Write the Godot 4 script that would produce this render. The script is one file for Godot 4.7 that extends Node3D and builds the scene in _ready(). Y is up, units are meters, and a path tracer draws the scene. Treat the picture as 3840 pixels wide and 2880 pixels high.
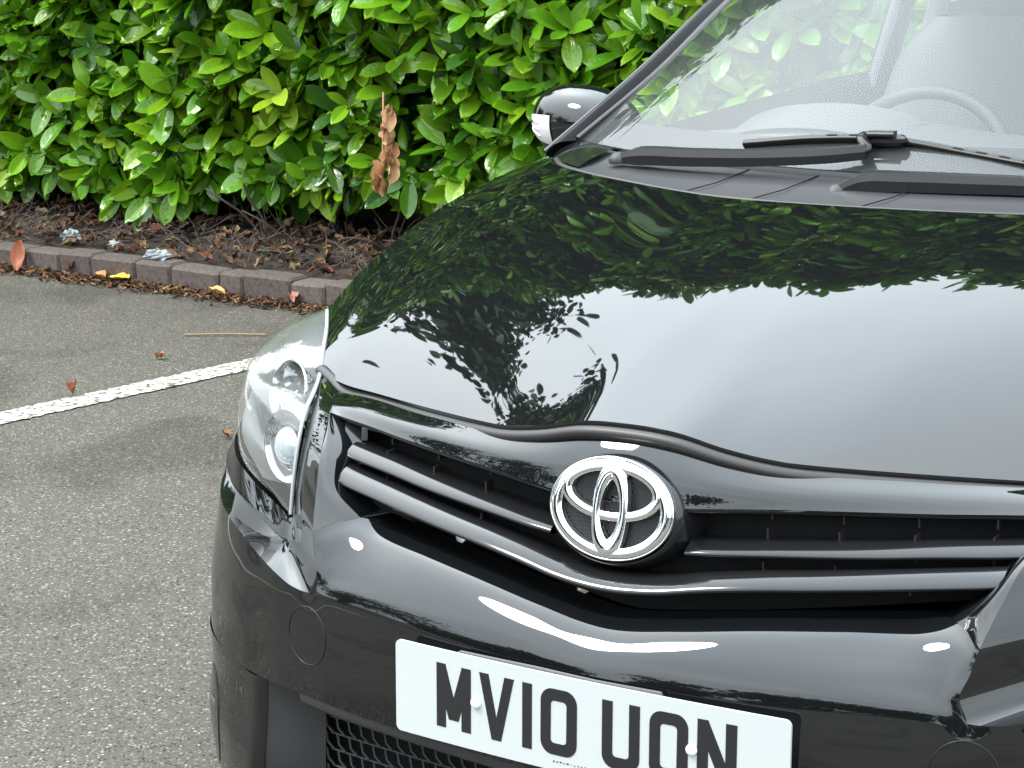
extends Node3D
# A parked black hatchback backed up to a laurel hedge. x runs to the right of the picture, y up, z out of the car's nose.
var rng := RandomNumberGenerator.new()
var M := {}
var names := {}
var car: Node3D
var SUN_TO := Vector3(-0.46, 0.79, 0.33)

func _ready() -> void:
	rng.seed = 7
	_camera_and_light()
	_materials()
	_ground()
	_car()
	_hedge()
	_far_things()
	_litter()

# ---------------------------------------------------------------- camera, sky, sun
func _camera_and_light() -> void:
	var cam := Camera3D.new()
	cam.name = "camera"
	add_child(cam)
	cam.transform = Transform3D(Basis(Vector3(0.848204, -0.026158, -0.529024), Vector3(-0.101466, 0.972258, -0.210759), Vector3(0.519861, 0.232444, 0.822019)).orthonormalized(), Vector3(1.02947, 1.34553, 1.74571))
	cam.fov = 22.62
	cam.near = 0.05
	cam.far = 400.0
	cam.current = true
	var env := Environment.new()
	env.background_mode = Environment.BG_SKY
	var sky := Sky.new()
	var pm := PanoramaSkyMaterial.new()
	pm.panorama = ImageTexture.create_from_image(_sky_image())
	sky.sky_material = pm
	env.sky = sky
	env.background_energy_multiplier = 1.0
	env.tonemap_mode = Environment.TONE_MAPPER_LINEAR
	env.tonemap_exposure = 3.5
	env.sdfgi_enabled = true
	env.ssao_enabled = true
	env.ssil_enabled = true
	var we := WorldEnvironment.new()
	we.name = "world_environment"
	we.environment = env
	add_child(we)
	var sun := DirectionalLight3D.new()
	sun.name = "sun"
	add_child(sun)
	sun.light_energy = 0.27
	sun.light_angular_distance = 12.0
	sun.light_color = Color(1.0, 0.97, 0.92)
	sun.shadow_enabled = true
	sun.look_at_from_position(SUN_TO * 50.0, Vector3.ZERO)

func _sky_image() -> Image:
	var w := 1024
	var h := 512
	var im := Image.create(w, h, false, Image.FORMAT_RGBF)
	var n := FastNoiseLite.new()
	n.seed = 3
	n.frequency = 1.0
	n.fractal_octaves = 5
	for j in h:
		var up := (0.5 - (j + 0.5) / h) * PI
		for i in w:
			var a := (i + 0.5) / w * TAU
			var d := Vector3(cos(up) * sin(a), sin(up), cos(up) * cos(a))
			var yy := maxf(d.y, 0.0) + 0.16
			var p := Vector3(d.x / yy, 0.0, d.z / yy)
			var c := n.get_noise_3d(p.x * 0.8, 3.0, p.z * 0.8) * 0.75 + n.get_noise_3d(p.x * 0.28 + 9.0, 1.0, p.z * 0.28) * 0.75
			var t := clampf(0.5 + c, 0.0, 1.0)
			t = t * t * (3.0 - 2.0 * t)
			var col := Color(0.85, 0.97, 1.06).lerp(Color(1.06, 1.14, 1.18), t)
			var k := 0.66 + 0.60 * maxf(d.y, 0.0)
			var off := rad_to_deg(d.angle_to(SUN_TO))
			k *= 1.0 + 0.7 * exp(-(off / 11.0) ** 2) + 0.45 * exp(-(off / 38.0) ** 2)
			im.set_pixel(i, j, Color(col.r * k, col.g * k, col.b * k))
	return im

# ---------------------------------------------------------------- materials
func mat(c: Color, rough: float, metal := 0.0, spec := 0.5) -> StandardMaterial3D:
	var m := StandardMaterial3D.new()
	m.albedo_color = c.linear_to_srgb()
	m.roughness = rough
	m.metallic = metal
	m.metallic_specular = spec
	return m

func noise_tex(seed_: int, freq: float, size: int, colors: Array, offs: Array, normal := false, bump := 4.0) -> NoiseTexture2D:
	var n := FastNoiseLite.new()
	n.seed = seed_
	n.frequency = freq
	n.fractal_octaves = 5
	var t := NoiseTexture2D.new()
	t.width = size
	t.height = size
	t.seamless = true
	t.noise = n
	if normal:
		t.as_normal_map = true
		t.bump_strength = bump
	else:
		var g := Gradient.new()
		g.offsets = PackedFloat32Array(offs)
		var cs := PackedColorArray()
		for c in colors:
			cs.append(c)
		g.colors = cs
		t.color_ramp = g
	return t

func _materials() -> void:
	var p := mat(Color(0.005, 0.0055, 0.006), 0.018, 0.0, 0.62)
	M.paint = p
	M.gloss = mat(Color(0.010, 0.010, 0.011), 0.10, 0.0, 0.52)
	M.plastic = mat(Color(0.022, 0.022, 0.023), 0.5)
	M.satin = mat(Color(0.010, 0.010, 0.011), 0.3, 0.0, 0.42)
	M.deep = mat(Color(0.010, 0.010, 0.010), 0.7, 0.0, 0.25)
	M.rubber = mat(Color(0.018, 0.016, 0.016), 0.42)
	M.cowl = mat(Color(0.035, 0.035, 0.038), 0.4)
	M.chrome = mat(Color(0.88, 0.89, 0.9), 0.05, 1.0)
	M.reflector = mat(Color(0.82, 0.83, 0.84), 0.12, 1.0)
	M.housing = mat(Color(0.085, 0.09, 0.086), 0.32, 0.4)
	M.rim = mat(Color(0.30, 0.31, 0.31), 0.3)  # pale grey for the painted glint along the headlight cover's edge
	M.pillar = mat(Color(0.006, 0.006, 0.007), 0.12, 0.0, 0.24)
	M.bowl = mat(Color(0.5, 0.51, 0.51), 0.08, 1.0)
	M.plate = mat(Color(0.44, 0.462, 0.458), 0.35)
	M.plate_ink = mat(Color(0.012, 0.012, 0.013), 0.4)
	M.white = mat(Color(0.72, 0.73, 0.72), 0.3)
	var g := mat(Color(0.9, 0.98, 0.96), 0.01, 0.0, 0.40)
	g.transparency = BaseMaterial3D.TRANSPARENCY_ALPHA
	g.albedo_color.a = 0.03
	M.glass = g
	var t := mat(Color(0.05, 0.09, 0.08), 0.01, 0.0, 0.5)
	t.transparency = BaseMaterial3D.TRANSPARENCY_ALPHA
	t.albedo_color.a = 0.12
	M.side_glass = t
	var lens := mat(Color(0.95, 0.96, 0.95), 0.02, 0.0, 0.5)
	lens.transparency = BaseMaterial3D.TRANSPARENCY_ALPHA
	lens.albedo_color.a = 0.05
	M.lens = lens
	M.frit = mat(Color(0.006, 0.006, 0.007), 0.5, 0.0, 0.2)
	M.pocket = mat(Color(0.006, 0.006, 0.007), 0.08, 0.0, 0.5)
	M.tyre = mat(Color(0.02, 0.02, 0.02), 0.8)
	M.alloy = mat(Color(0.45, 0.46, 0.47), 0.3, 1.0)
	M.trim = mat(Color(0.02, 0.021, 0.023), 0.6)
	M.dash = mat(Color(0.016, 0.017, 0.018), 0.6)
	M.cream = mat(Color(0.35, 0.34, 0.31), 0.8)

# ---------------------------------------------------------------- mesh helpers
func cr(a: Vector3, b: Vector3, c: Vector3, d: Vector3, t: float) -> Vector3:
	# centripetal Catmull-Rom between b and c
	var k0 := maxf(sqrt((b - a).length()), 1e-4)
	var k1 := maxf(sqrt((c - b).length()), 1e-4)
	var k2 := maxf(sqrt((d - c).length()), 1e-4)
	var m1 := ((b - a) / k0 - (c - a) / (k0 + k1) + (c - b) / k1) * k1
	var m2 := ((c - b) / k1 - (d - b) / (k1 + k2) + (d - c) / k2) * k1
	var t2 := t * t
	var t3 := t2 * t
	return b * (2.0 * t3 - 3.0 * t2 + 1.0) + m1 * (t3 - 2.0 * t2 + t) + c * (3.0 * t2 - 2.0 * t3) + m2 * (t3 - t2)

func at(p: Array, t: float) -> Vector3:
	var n := p.size()
	if n == 1:
		return p[0]
	var i := clampi(int(floor(t)), 0, n - 2)
	var f := t - i
	var b: Vector3 = p[i]
	var c: Vector3 = p[i + 1]
	var a: Vector3 = p[i - 1] if i > 0 else b * 2.0 - c
	var d: Vector3 = p[i + 2] if i + 2 < n else c * 2.0 - b
	return cr(a, b, c, d, f)

func samp(p: Array, n: int) -> Array:
	var out := []
	for i in n:
		out.append(at(p, float(i) / (n - 1) * (p.size() - 1)))
	return out

func samp_range(p: Array, t0: float, t1: float, n: int) -> Array:
	var out := []
	for i in n:
		out.append(at(p, lerpf(t0, t1, float(i) / (n - 1))))
	return out

func arc(p: Array, n: int) -> Array:
	var dense := samp(p, (p.size() - 1) * 16 + 1)
	var s := [0.0]
	for i in range(1, dense.size()):
		s.append(s[i - 1] + (dense[i] - dense[i - 1]).length())
	var out := []
	var j := 0
	for k in n:
		var want: float = s[-1] * k / (n - 1)
		while j < s.size() - 2 and s[j + 1] < want:
			j += 1
		var l: float = s[j + 1] - s[j]
		out.append(dense[j].lerp(dense[j + 1], clampf((want - s[j]) / maxf(l, 1e-9), 0.0, 1.0)))
	return out

func loft(rows: Array, nu: int, nv: int) -> Array:
	var r := []
	for q in rows:
		r.append(samp(q, nu))
	var g := []
	for j in nv:
		var line := []
		for i in nu:
			var col := []
			for q in r:
				col.append(q[i])
			line.append(at(col, float(j) / (nv - 1) * (r.size() - 1)))
		g.append(line)
	return g

func mir(p: Array) -> Array:
	var o := []
	for v in p:
		o.append(Vector3(-v.x, v.y, v.z))
	return o

func mir_rows(r: Array) -> Array:
	var o := []
	for p in r:
		o.append(mir(p))
	return o

func full(p: Array) -> Array:
	var o := []
	for i in range(p.size() - 1, 0, -1):
		o.append(Vector3(-p[i].x, p[i].y, p[i].z))
	o.append_array(p)
	return o

func put_grid(arr: Dictionary, g: Array, flip := false, wrap := false) -> void:
	var nv := g.size()
	var nu: int = g[0].size()
	var base: int = arr.v.size()
	for j in nv:
		for i in nu:
			var i0 := i - 1 if i > 0 else (nu - 2 if wrap else 0)
			var i1 := i + 1 if i < nu - 1 else (1 if wrap else nu - 1)
			var du: Vector3 = g[j][i1] - g[j][i0]
			var dv: Vector3 = g[mini(j + 1, nv - 1)][i] - g[maxi(j - 1, 0)][i]
			if du.length() < 1e-6:
				var jj := 1 if j == 0 else nv - 2
				du = g[jj][i1] - g[jj][i0]
			if dv.length() < 1e-6:
				var ii := 1 if i == 0 else nu - 2
				dv = g[mini(j + 1, nv - 1)][ii] - g[maxi(j - 1, 0)][ii]
			var n := du.cross(dv).normalized()
			arr.v.append(g[j][i])
			arr.n.append(-n if flip else n)
			arr.u.append(Vector2(float(i) / (nu - 1), float(j) / (nv - 1)))
	for j in nv - 1:
		for i in nu - 1:
			var a := base + j * nu + i
			var b := a + 1
			var c := a + nu
			var d := c + 1
			if flip:
				arr.i.append_array([a, b, c, b, d, c])
			else:
				arr.i.append_array([a, c, b, b, c, d])

func blank() -> Dictionary:
	return {"v": PackedVector3Array(), "n": PackedVector3Array(), "u": PackedVector2Array(), "i": PackedInt32Array()}

func to_mesh(arr: Dictionary) -> ArrayMesh:
	var a := []
	a.resize(Mesh.ARRAY_MAX)
	a[Mesh.ARRAY_VERTEX] = arr.v
	a[Mesh.ARRAY_NORMAL] = arr.n
	a[Mesh.ARRAY_TEX_UV] = arr.u
	a[Mesh.ARRAY_INDEX] = arr.i
	if arr.has("c"):
		a[Mesh.ARRAY_COLOR] = arr.c
	var m := ArrayMesh.new()
	m.add_surface_from_arrays(Mesh.PRIMITIVE_TRIANGLES, a)
	return m

func put_tri(arr: Dictionary, a: Vector3, b: Vector3, c: Vector3) -> void:
	var n := (b - a).cross(c - a).normalized()
	var k: int = arr.v.size()
	for q in [a, b, c]:
		arr.v.append(q)
		arr.n.append(n)
		arr.u.append(Vector2(q.x, q.y))
	arr.i.append_array([k, k + 2, k + 1])

func put_quad(arr: Dictionary, a: Vector3, b: Vector3, c: Vector3, d: Vector3) -> void:
	put_tri(arr, a, b, c)
	put_tri(arr, a, c, d)

func put_box(arr: Dictionary, t: Transform3D, s: Vector3, bevel := 0.0) -> void:
	var h := s * 0.5
	if bevel <= 0.0:
		for ax in 3:
			for sg in [-1.0, 1.0]:
				var n := Vector3.ZERO
				n[ax] = sg
				var u := Vector3.ZERO
				var w := Vector3.ZERO
				u[(ax + 1) % 3] = 1.0
				w[(ax + 2) % 3] = 1.0
				if sg < 0:
					var q := u
					u = w
					w = q
				var c := n * h
				put_quad(arr, t * (c - u * h - w * h), t * (c + u * h - w * h), t * (c + u * h + w * h), t * (c - u * h + w * h))
		return
	var ring := []
	for k in 4:
		var sx: float = [1.0, -1.0, -1.0, 1.0][k]
		var sz: float = [1.0, 1.0, -1.0, -1.0][k]
		var first := Vector2(sx * h.x, sz * (h.z - bevel)) if k % 2 == 0 else Vector2(sx * (h.x - bevel), sz * h.z)
		var second := Vector2(sx * (h.x - bevel), sz * h.z) if k % 2 == 0 else Vector2(sx * h.x, sz * (h.z - bevel))
		ring.append(first)
		ring.append(second)
	var ys := [-h.y, -h.y + bevel, h.y - bevel, h.y]
	var ins := [bevel, 0.0, 0.0, bevel]
	for j in 3:
		for k in 8:
			var p0: Vector2 = ring[k]
			var p1: Vector2 = ring[(k + 1) % 8]
			var f := func(p: Vector2, e: float) -> Vector2: return Vector2(p.x - signf(p.x) * e, p.y - signf(p.y) * e)
			var a0: Vector2 = f.call(p0, ins[j])
			var b0: Vector2 = f.call(p1, ins[j])
			var a1: Vector2 = f.call(p0, ins[j + 1])
			var b1: Vector2 = f.call(p1, ins[j + 1])
			put_quad(arr, t * Vector3(a0.x, ys[j], a0.y), t * Vector3(a1.x, ys[j + 1], a1.y), t * Vector3(b1.x, ys[j + 1], b1.y), t * Vector3(b0.x, ys[j], b0.y))
	for e in [[0, -1.0], [3, 1.0]]:
		var poly := []
		for k in 8:
			var p: Vector2 = ring[k]
			poly.append(t * Vector3(p.x - signf(p.x) * bevel, ys[e[0]], p.y - signf(p.y) * bevel))
		for k in range(1, 7):
			if e[1] > 0:
				put_tri(arr, poly[0], poly[k + 1], poly[k])
			else:
				put_tri(arr, poly[0], poly[k], poly[k + 1])

# sweep a closed section (Vector2 list; x across, y along up) along a path
func put_sweep(arr: Dictionary, path: Array, section: Array, ups, closed := false, caps := true, scale = null, sharp := false) -> void:
	var g := []
	var n := path.size()
	for k in n:
		var p: Vector3 = path[k]
		var t: Vector3
		if closed:
			t = (path[(k + 1) % n] - path[(k - 1 + n) % n]).normalized()
		else:
			t = (path[mini(k + 1, n - 1)] - path[maxi(k - 1, 0)]).normalized()
		var up: Vector3 = ups[k] if ups is Array else ups
		var side := t.cross(up).normalized()
		up = side.cross(t).normalized()
		var s: float = scale[k] if scale != null else 1.0
		var line := []
		for q in section:
			line.append(p + (side * q.x + up * q.y) * s)
		line.append(line[0])
		g.append(line)
	if closed:
		g.append(g[0])
	if sharp:
		for e in section.size():
			var strip := []
			for l in g:
				strip.append([l[e], l[e + 1]])
			put_grid(arr, strip, false)
	else:
		put_grid(arr, g, false, true)
	if caps and not closed:
		for e in [0, n - 1]:
			var l: Array = g[e]
			for k in range(1, l.size() - 2):
				if e == 0:
					put_tri(arr, l[0], l[k], l[k + 1])
				else:
					put_tri(arr, l[0], l[k + 1], l[k])

func oval(w: float, h: float, n := 10) -> Array:
	var o := []
	for k in n:
		var a := TAU * k / n
		o.append(Vector2(cos(a) * w, sin(a) * h))
	return o

func put_dome(arr: Dictionary, c: Vector3, ax: Vector3, r: float, h: float, nu := 16, nv := 6) -> void:
	var u := ax.cross(Vector3.UP if absf(ax.y) < 0.9 else Vector3.RIGHT).normalized()
	var w := ax.cross(u).normalized()
	var g := []
	for j in nv:
		var a := PI * 0.5 * j / (nv - 1)
		var line := []
		for i in nu + 1:
			var b := TAU * i / nu
			line.append(c + (u * cos(b) + w * sin(b)) * r * cos(a) + ax * h * sin(a))
		g.append(line)
	put_grid(arr, g, true, true)

func put_lathe(arr: Dictionary, t: Transform3D, prof: Array, nu := 32, flip := false) -> void:
	var g := []
	for q in prof:
		var line := []
		for i in nu + 1:
			var b := TAU * i / nu
			line.append(t * Vector3(cos(b) * q.x, sin(b) * q.x, q.y))
		g.append(line)
	put_grid(arr, g, flip, true)

# ---------------------------------------------------------------- nodes
func numbered(called: String) -> String:
	if not names.has(called):
		names[called] = 0
		return called
	names[called] += 1
	return "%s_%03d" % [called, names[called]]

func node(called: String, arr, m: Material, parent: Node = self) -> MeshInstance3D:
	var o := MeshInstance3D.new()
	o.name = numbered(called) if parent == self else called
	o.mesh = to_mesh(arr) if arr is Dictionary else arr
	o.material_override = m
	parent.add_child(o, true)
	return o

func thing(called: String, label: String, category: String, group := "") -> Node3D:
	var o := Node3D.new()
	o.name = numbered(called)
	add_child(o)
	tag(o, label, category, group)
	return o

func tag(o: Node, label: String, category: String, group := "", kind := "") -> void:
	if label != "":
		o.set_meta("label", label)
	if category != "":
		o.set_meta("category", category)
	if group != "":
		o.set_meta("group", group)
	if kind != "":
		o.set_meta("kind", kind)

func V(a: Array) -> Array:
	var o := []
	for q in a:
		o.append(Vector3(q[0], q[1], q[2]))
	return o

# ---------------------------------------------------------------- ground
func kerb_z(x: float) -> float:
	return -3.72 + minf(x + 3.0, 0.0) * 0.085

func _asphalt_textures() -> Array:
	var s := 1024
	var col := Image.create(s, s, false, Image.FORMAT_RGB8)
	var hgt := Image.create(s, s, false, Image.FORMAT_RGB8)
	var r := RandomNumberGenerator.new()
	r.seed = 11
	col.fill(Color(0.36, 0.35, 0.335))
	hgt.fill(Color(0.25, 0.25, 0.25))
	for k in 100000:
		var x := r.randi_range(0, s - 1)
		var y := r.randi_range(0, s - 1)
		var w := r.randi_range(1, 3)
		var h := r.randi_range(1, 3)
		var t := r.randf()
		var c: Color
		if t < 0.42:
			var v := r.randf_range(0.20, 0.34)
			c = Color(v, v * 0.99, v * 0.97)
		elif t < 0.82:
			var v := r.randf_range(0.36, 0.52)
			c = Color(v * 1.02, v, v * 0.96)
		elif t < 0.94:
			var v := r.randf_range(0.52, 0.68)
			c = Color(v * 1.03, v * 0.985, v * 0.94)
		else:
			var v := r.randf_range(0.40, 0.54)
			c = Color(v * 1.12, v * 0.95, v * 0.88)
		col.fill_rect(Rect2i(x, y, w, h), c)
		var q := r.randf_range(0.2, 0.9)
		hgt.fill_rect(Rect2i(x, y, w, h), Color(q, q, q))
	col.generate_mipmaps()
	return [ImageTexture.create_from_image(col), ImageTexture.create_from_image(hgt)]

func _ground() -> void:
	var tx := _asphalt_textures()
	var a := StandardMaterial3D.new()
	a.albedo_texture = tx[0]
	a.albedo_color = Color(0.90, 0.89, 0.865)
	a.roughness = 0.92
	a.metallic_specular = 0.3
	a.uv1_triplanar = true
	a.uv1_world_triplanar = true
	a.uv1_scale = Vector3.ONE * 0.55
	a.heightmap_enabled = true
	a.heightmap_texture = tx[1]
	a.heightmap_scale = 0.25
	a.detail_enabled = true
	a.detail_uv_layer = BaseMaterial3D.DETAIL_UV_1
	a.detail_blend_mode = BaseMaterial3D.BLEND_MODE_MUL
	a.detail_albedo = noise_tex(21, 0.004, 512, [Color(0.86, 0.86, 0.86), Color(0.98, 0.98, 0.975), Color(1, 1, 1)], [0.25, 0.45, 1.0])
	M.asphalt = a
	var g := blank()
	put_quad(g, Vector3(-150, 0, 150), Vector3(150, 0, 150), Vector3(150, 0, -150), Vector3(-150, 0, -150))
	var o := node("ground", g, a)
	tag(o, "", "", "", "structure")
	# stains where cars have dripped
	var st := StandardMaterial3D.new()
	st.albedo_texture = tx[0]
	st.albedo_color = Color(0.60, 0.60, 0.60)
	st.roughness = 0.85
	st.uv1_triplanar = true
	st.uv1_world_triplanar = true
	st.uv1_scale = Vector3.ONE * 0.55
	M.stain = st
	# painted bay line
	var w := blank()
	var r := RandomNumberGenerator.new()
	r.seed = 5
	var z0 := -3.55
	var z1 := 3.0
	var prev := []
	var k := 0
	var z := z0
	while z < z1:
		var cx := -2.88 + (z + 2.85) * -0.241
		var e := [Vector3(cx - 0.067 + r.randf_range(-0.007, 0.007), 0.004, z), Vector3(cx + 0.067 + r.randf_range(-0.007, 0.007), 0.004, z)]
		if k > 0:
			put_quad(w, prev[0], e[0], e[1], prev[1])
		prev = e
		z += 0.009
		k += 1
	var lm := mat(Color(0.50, 0.48, 0.43), 0.85)
	lm.albedo_texture = noise_tex(31, 0.05, 512, [Color(0.42, 0.41, 0.40), Color(0.86, 0.85, 0.83), Color(1, 1, 1)], [0.26, 0.36, 1.0])
	lm.uv1_triplanar = true
	lm.uv1_world_triplanar = true
	lm.uv1_scale = Vector3.ONE * 1.3
	lm.heightmap_enabled = true
	lm.heightmap_texture = tx[1]
	lm.heightmap_scale = 0.2
	o = node("bay_line", w, lm)
	tag(o, "", "", "", "structure")
	# soil bed behind the kerb
	var n := FastNoiseLite.new()
	n.seed = 4
	n.frequency = 3.0
	var bed := []
	for j in 40:
		var line := []
		for i in 240:
			var x := -9.0 + i * 0.06
			var zz := kerb_z(x) - 0.07 - j * 0.045
			line.append(Vector3(x, 0.075 + n.get_noise_2d(x * 3.0, zz * 3.0) * 0.03 + n.get_noise_2d(x * 14.0, zz * 14.0) * 0.012 + minf(j * 0.004, 0.05), zz))
		bed.append(line)
	var b := blank()
	put_grid(b, bed, false)
	var sm := mat(Color(0.045, 0.032, 0.024), 0.95)
	sm.albedo_texture = noise_tex(41, 0.03, 512, [Color(0.35, 0.33, 0.32), Color(0.8, 0.75, 0.7), Color(1.2, 1.0, 0.85)], [0.2, 0.55, 1.0])
	sm.uv1_triplanar = true
	sm.uv1_world_triplanar = true
	sm.uv1_scale = Vector3.ONE * 1.5
	o = node("soil_bed", b, sm)
	tag(o, "", "", "", "structure")
	_kerb()

func _kerb() -> void:
	var kerb := Node3D.new()
	kerb.name = "kerb"
	add_child(kerb)
	tag(kerb, "", "", "", "structure")
	var r := RandomNumberGenerator.new()
	r.seed = 19
	var mats := []
	for k in 3:
		var v: float = [0.088, 0.102, 0.078][k]
		var m := mat(Color(v * 1.16, v * 0.92, v * 0.82), 0.9)
		m.albedo_texture = noise_tex(51 + k, 0.04, 256, [Color(0.78, 0.76, 0.75), Color(0.95, 0.94, 0.93), Color(1.0, 1.0, 1.0)], [0.2, 0.5, 1.0])
		m.uv1_triplanar = true
		m.uv1_world_triplanar = true
		m.uv1_scale = Vector3.ONE * 4.0
		mats.append(m)
	var x := -8.6
	while x < 2.6:
		var w := r.randf_range(0.12, 0.26)
		var b := blank()
		var cx := x + w * 0.5
		put_box(b, Transform3D(Basis(Vector3.UP, -0.085 if cx < -3.0 else 0.0) * Basis(Vector3.RIGHT, r.randf_range(-0.04, 0.04)) * Basis(Vector3.BACK, r.randf_range(-0.02, 0.02)), Vector3(cx, 0.030 + r.randf_range(-0.006, 0.006), kerb_z(cx) + r.randf_range(-0.006, 0.004))), Vector3(w - 0.003, 0.14, 0.11), 0.010)
		node("kerb_block", b, mats[r.randi_range(0, 2)], kerb)
		x += w

# ---------------------------------------------------------------- the car
func _car() -> void:
	car = thing("parked_car", "glossy black hatchback parked with its nose to the viewer", "car")
	_bonnet()
	_nose()
	_emblem()
	_headlights()
	_plate()
	_lower_front()
	_screen_and_cowl()
	_mirrors()
	_cabin_and_body()

var G_LINE := V([[0.546, 0.727, -0.298], [0.50, 0.722, -0.217], [0.461, 0.682, -0.142], [0.4492, 0.650, -0.117], [0.4345, 0.604, -0.087], [0.427, 0.574, -0.0775], [0.420, 0.553, -0.071]])
var LAMP_IN := V([[0.530, 0.590, -0.163], [0.535, 0.637, -0.180], [0.542, 0.692, -0.208], [0.556, 0.7125, -0.239], [0.580, 0.725, -0.289], [0.644, 0.7265, -0.387], [0.685, 0.743, -0.449], [0.7312, 0.7585, -0.519], [0.7868, 0.767, -0.594]])

var bonnet_edge := []
var BONNET_REAR := V([[0, 0.938, -0.84], [0.07, 0.938, -0.842], [0.15, 0.938, -0.848], [0.225, 0.9375, -0.860], [0.30, 0.938, -0.885], [0.44, 0.943, -0.935], [0.55, 0.947, -0.985], [0.64, 0.9495, -1.05], [0.68, 0.952, -1.10], [0.715, 0.9487, -1.15], [0.745, 0.9415, -1.205]])
func _bonnet() -> void:
	var f := V([[0, 0.784, -0.132], [0.06, 0.781, -0.132], [0.12, 0.767, -0.139], [0.18, 0.756, -0.154], [0.24, 0.75, -0.179], [0.36, 0.74, -0.238], [0.48, 0.731, -0.30], [0.58, 0.724, -0.352], [0.6461, 0.7278, -0.391], [0.7312, 0.7607, -0.5211], [0.7888, 0.7692, -0.5973]])
	var rr := BONNET_REAR
	var m0 := [0.258, 0.298, 0.383, 0.464, 0.527, 0.566, 0.577, 0.569, 0.472, 0.506, 0.627]
	var m1 := [0.112, 0.122, 0.121, 0.127, 0.135, 0.147, 0.152, 0.148, 0.138, 0.12, 0.099]
	var c1 := []
	var c2 := []
	for k in f.size():
		var d: Vector3 = rr[k] - f[k]
		var L0 := absf(d.z) * 0.25
		var L1 := absf(d.z) * 0.45
		c1.append(f[k] + Vector3(d.x * 0.25, m0[k] * L0, -L0))
		c2.append(rr[k] - Vector3(d.x * 0.45, m1[k] * L1, -L1))
	var nu := 121
	var P := [samp(full(f), nu), samp(full(c1), nu), samp(full(c2), nu), samp(full(rr), nu)]
	var g := []
	var nv := 61
	# front hem turns down and back under the skin
	var hem := []
	for i in nu:
		hem.append(P[0][i] + Vector3(0, -0.016, -0.010))
	var hem2 := []
	for i in nu:
		hem2.append(P[0][i] + Vector3(0, -0.006, 0.0015))
	for j in nv:
		var t := float(j) / (nv - 1)
		var u := 1.0 - t
		var line := []
		for i in nu:
			line.append(P[0][i] * u * u * u + P[1][i] * 3.0 * u * u * t + P[2][i] * 3.0 * u * t * t + P[3][i] * t * t * t)
		g.append(line)
	var a := blank()
	put_grid(a, g, false)
	put_grid(a, [hem, hem2, P[0]], false)
	# rear hem
	var rh := []
	var rh2 := []
	for i in nu:
		rh.append(P[3][i] + Vector3(0, -0.003, -0.006))
		rh2.append(P[3][i] + Vector3(0, -0.016, -0.005))
	put_grid(a, [P[3], rh, rh2], false)
	for j in 6:
		bonnet_edge.append(g[j * 12][nu - 1])
	# side hems
	for sgn in [0, nu - 1]:
		var e := []
		var e2 := []
		for j in nv:
			e.append(g[j][sgn])
			e2.append(g[j][sgn] + Vector3(0.004 * signf(g[j][sgn].x), -0.014, 0))
		put_grid(a, [e, e2], sgn == 0)
	node("bonnet", a, M.paint, car)
	# rubber seal in the gap under the bonnet's front edge
	var sp := []
	for q in f.slice(0, 8):
		sp.append(q + Vector3(0, -0.0135, -0.001))
	sp.append(Vector3(0.612, 0.7205, -0.372))
	sp.append(Vector3(0.646, 0.7285, -0.390))
	var s := blank()
	put_sweep(s, arc(full(sp), 120), oval(0.010, 0.0085), Vector3.UP)
	node("bonnet_seal", s, M.rubber, car)

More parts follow.
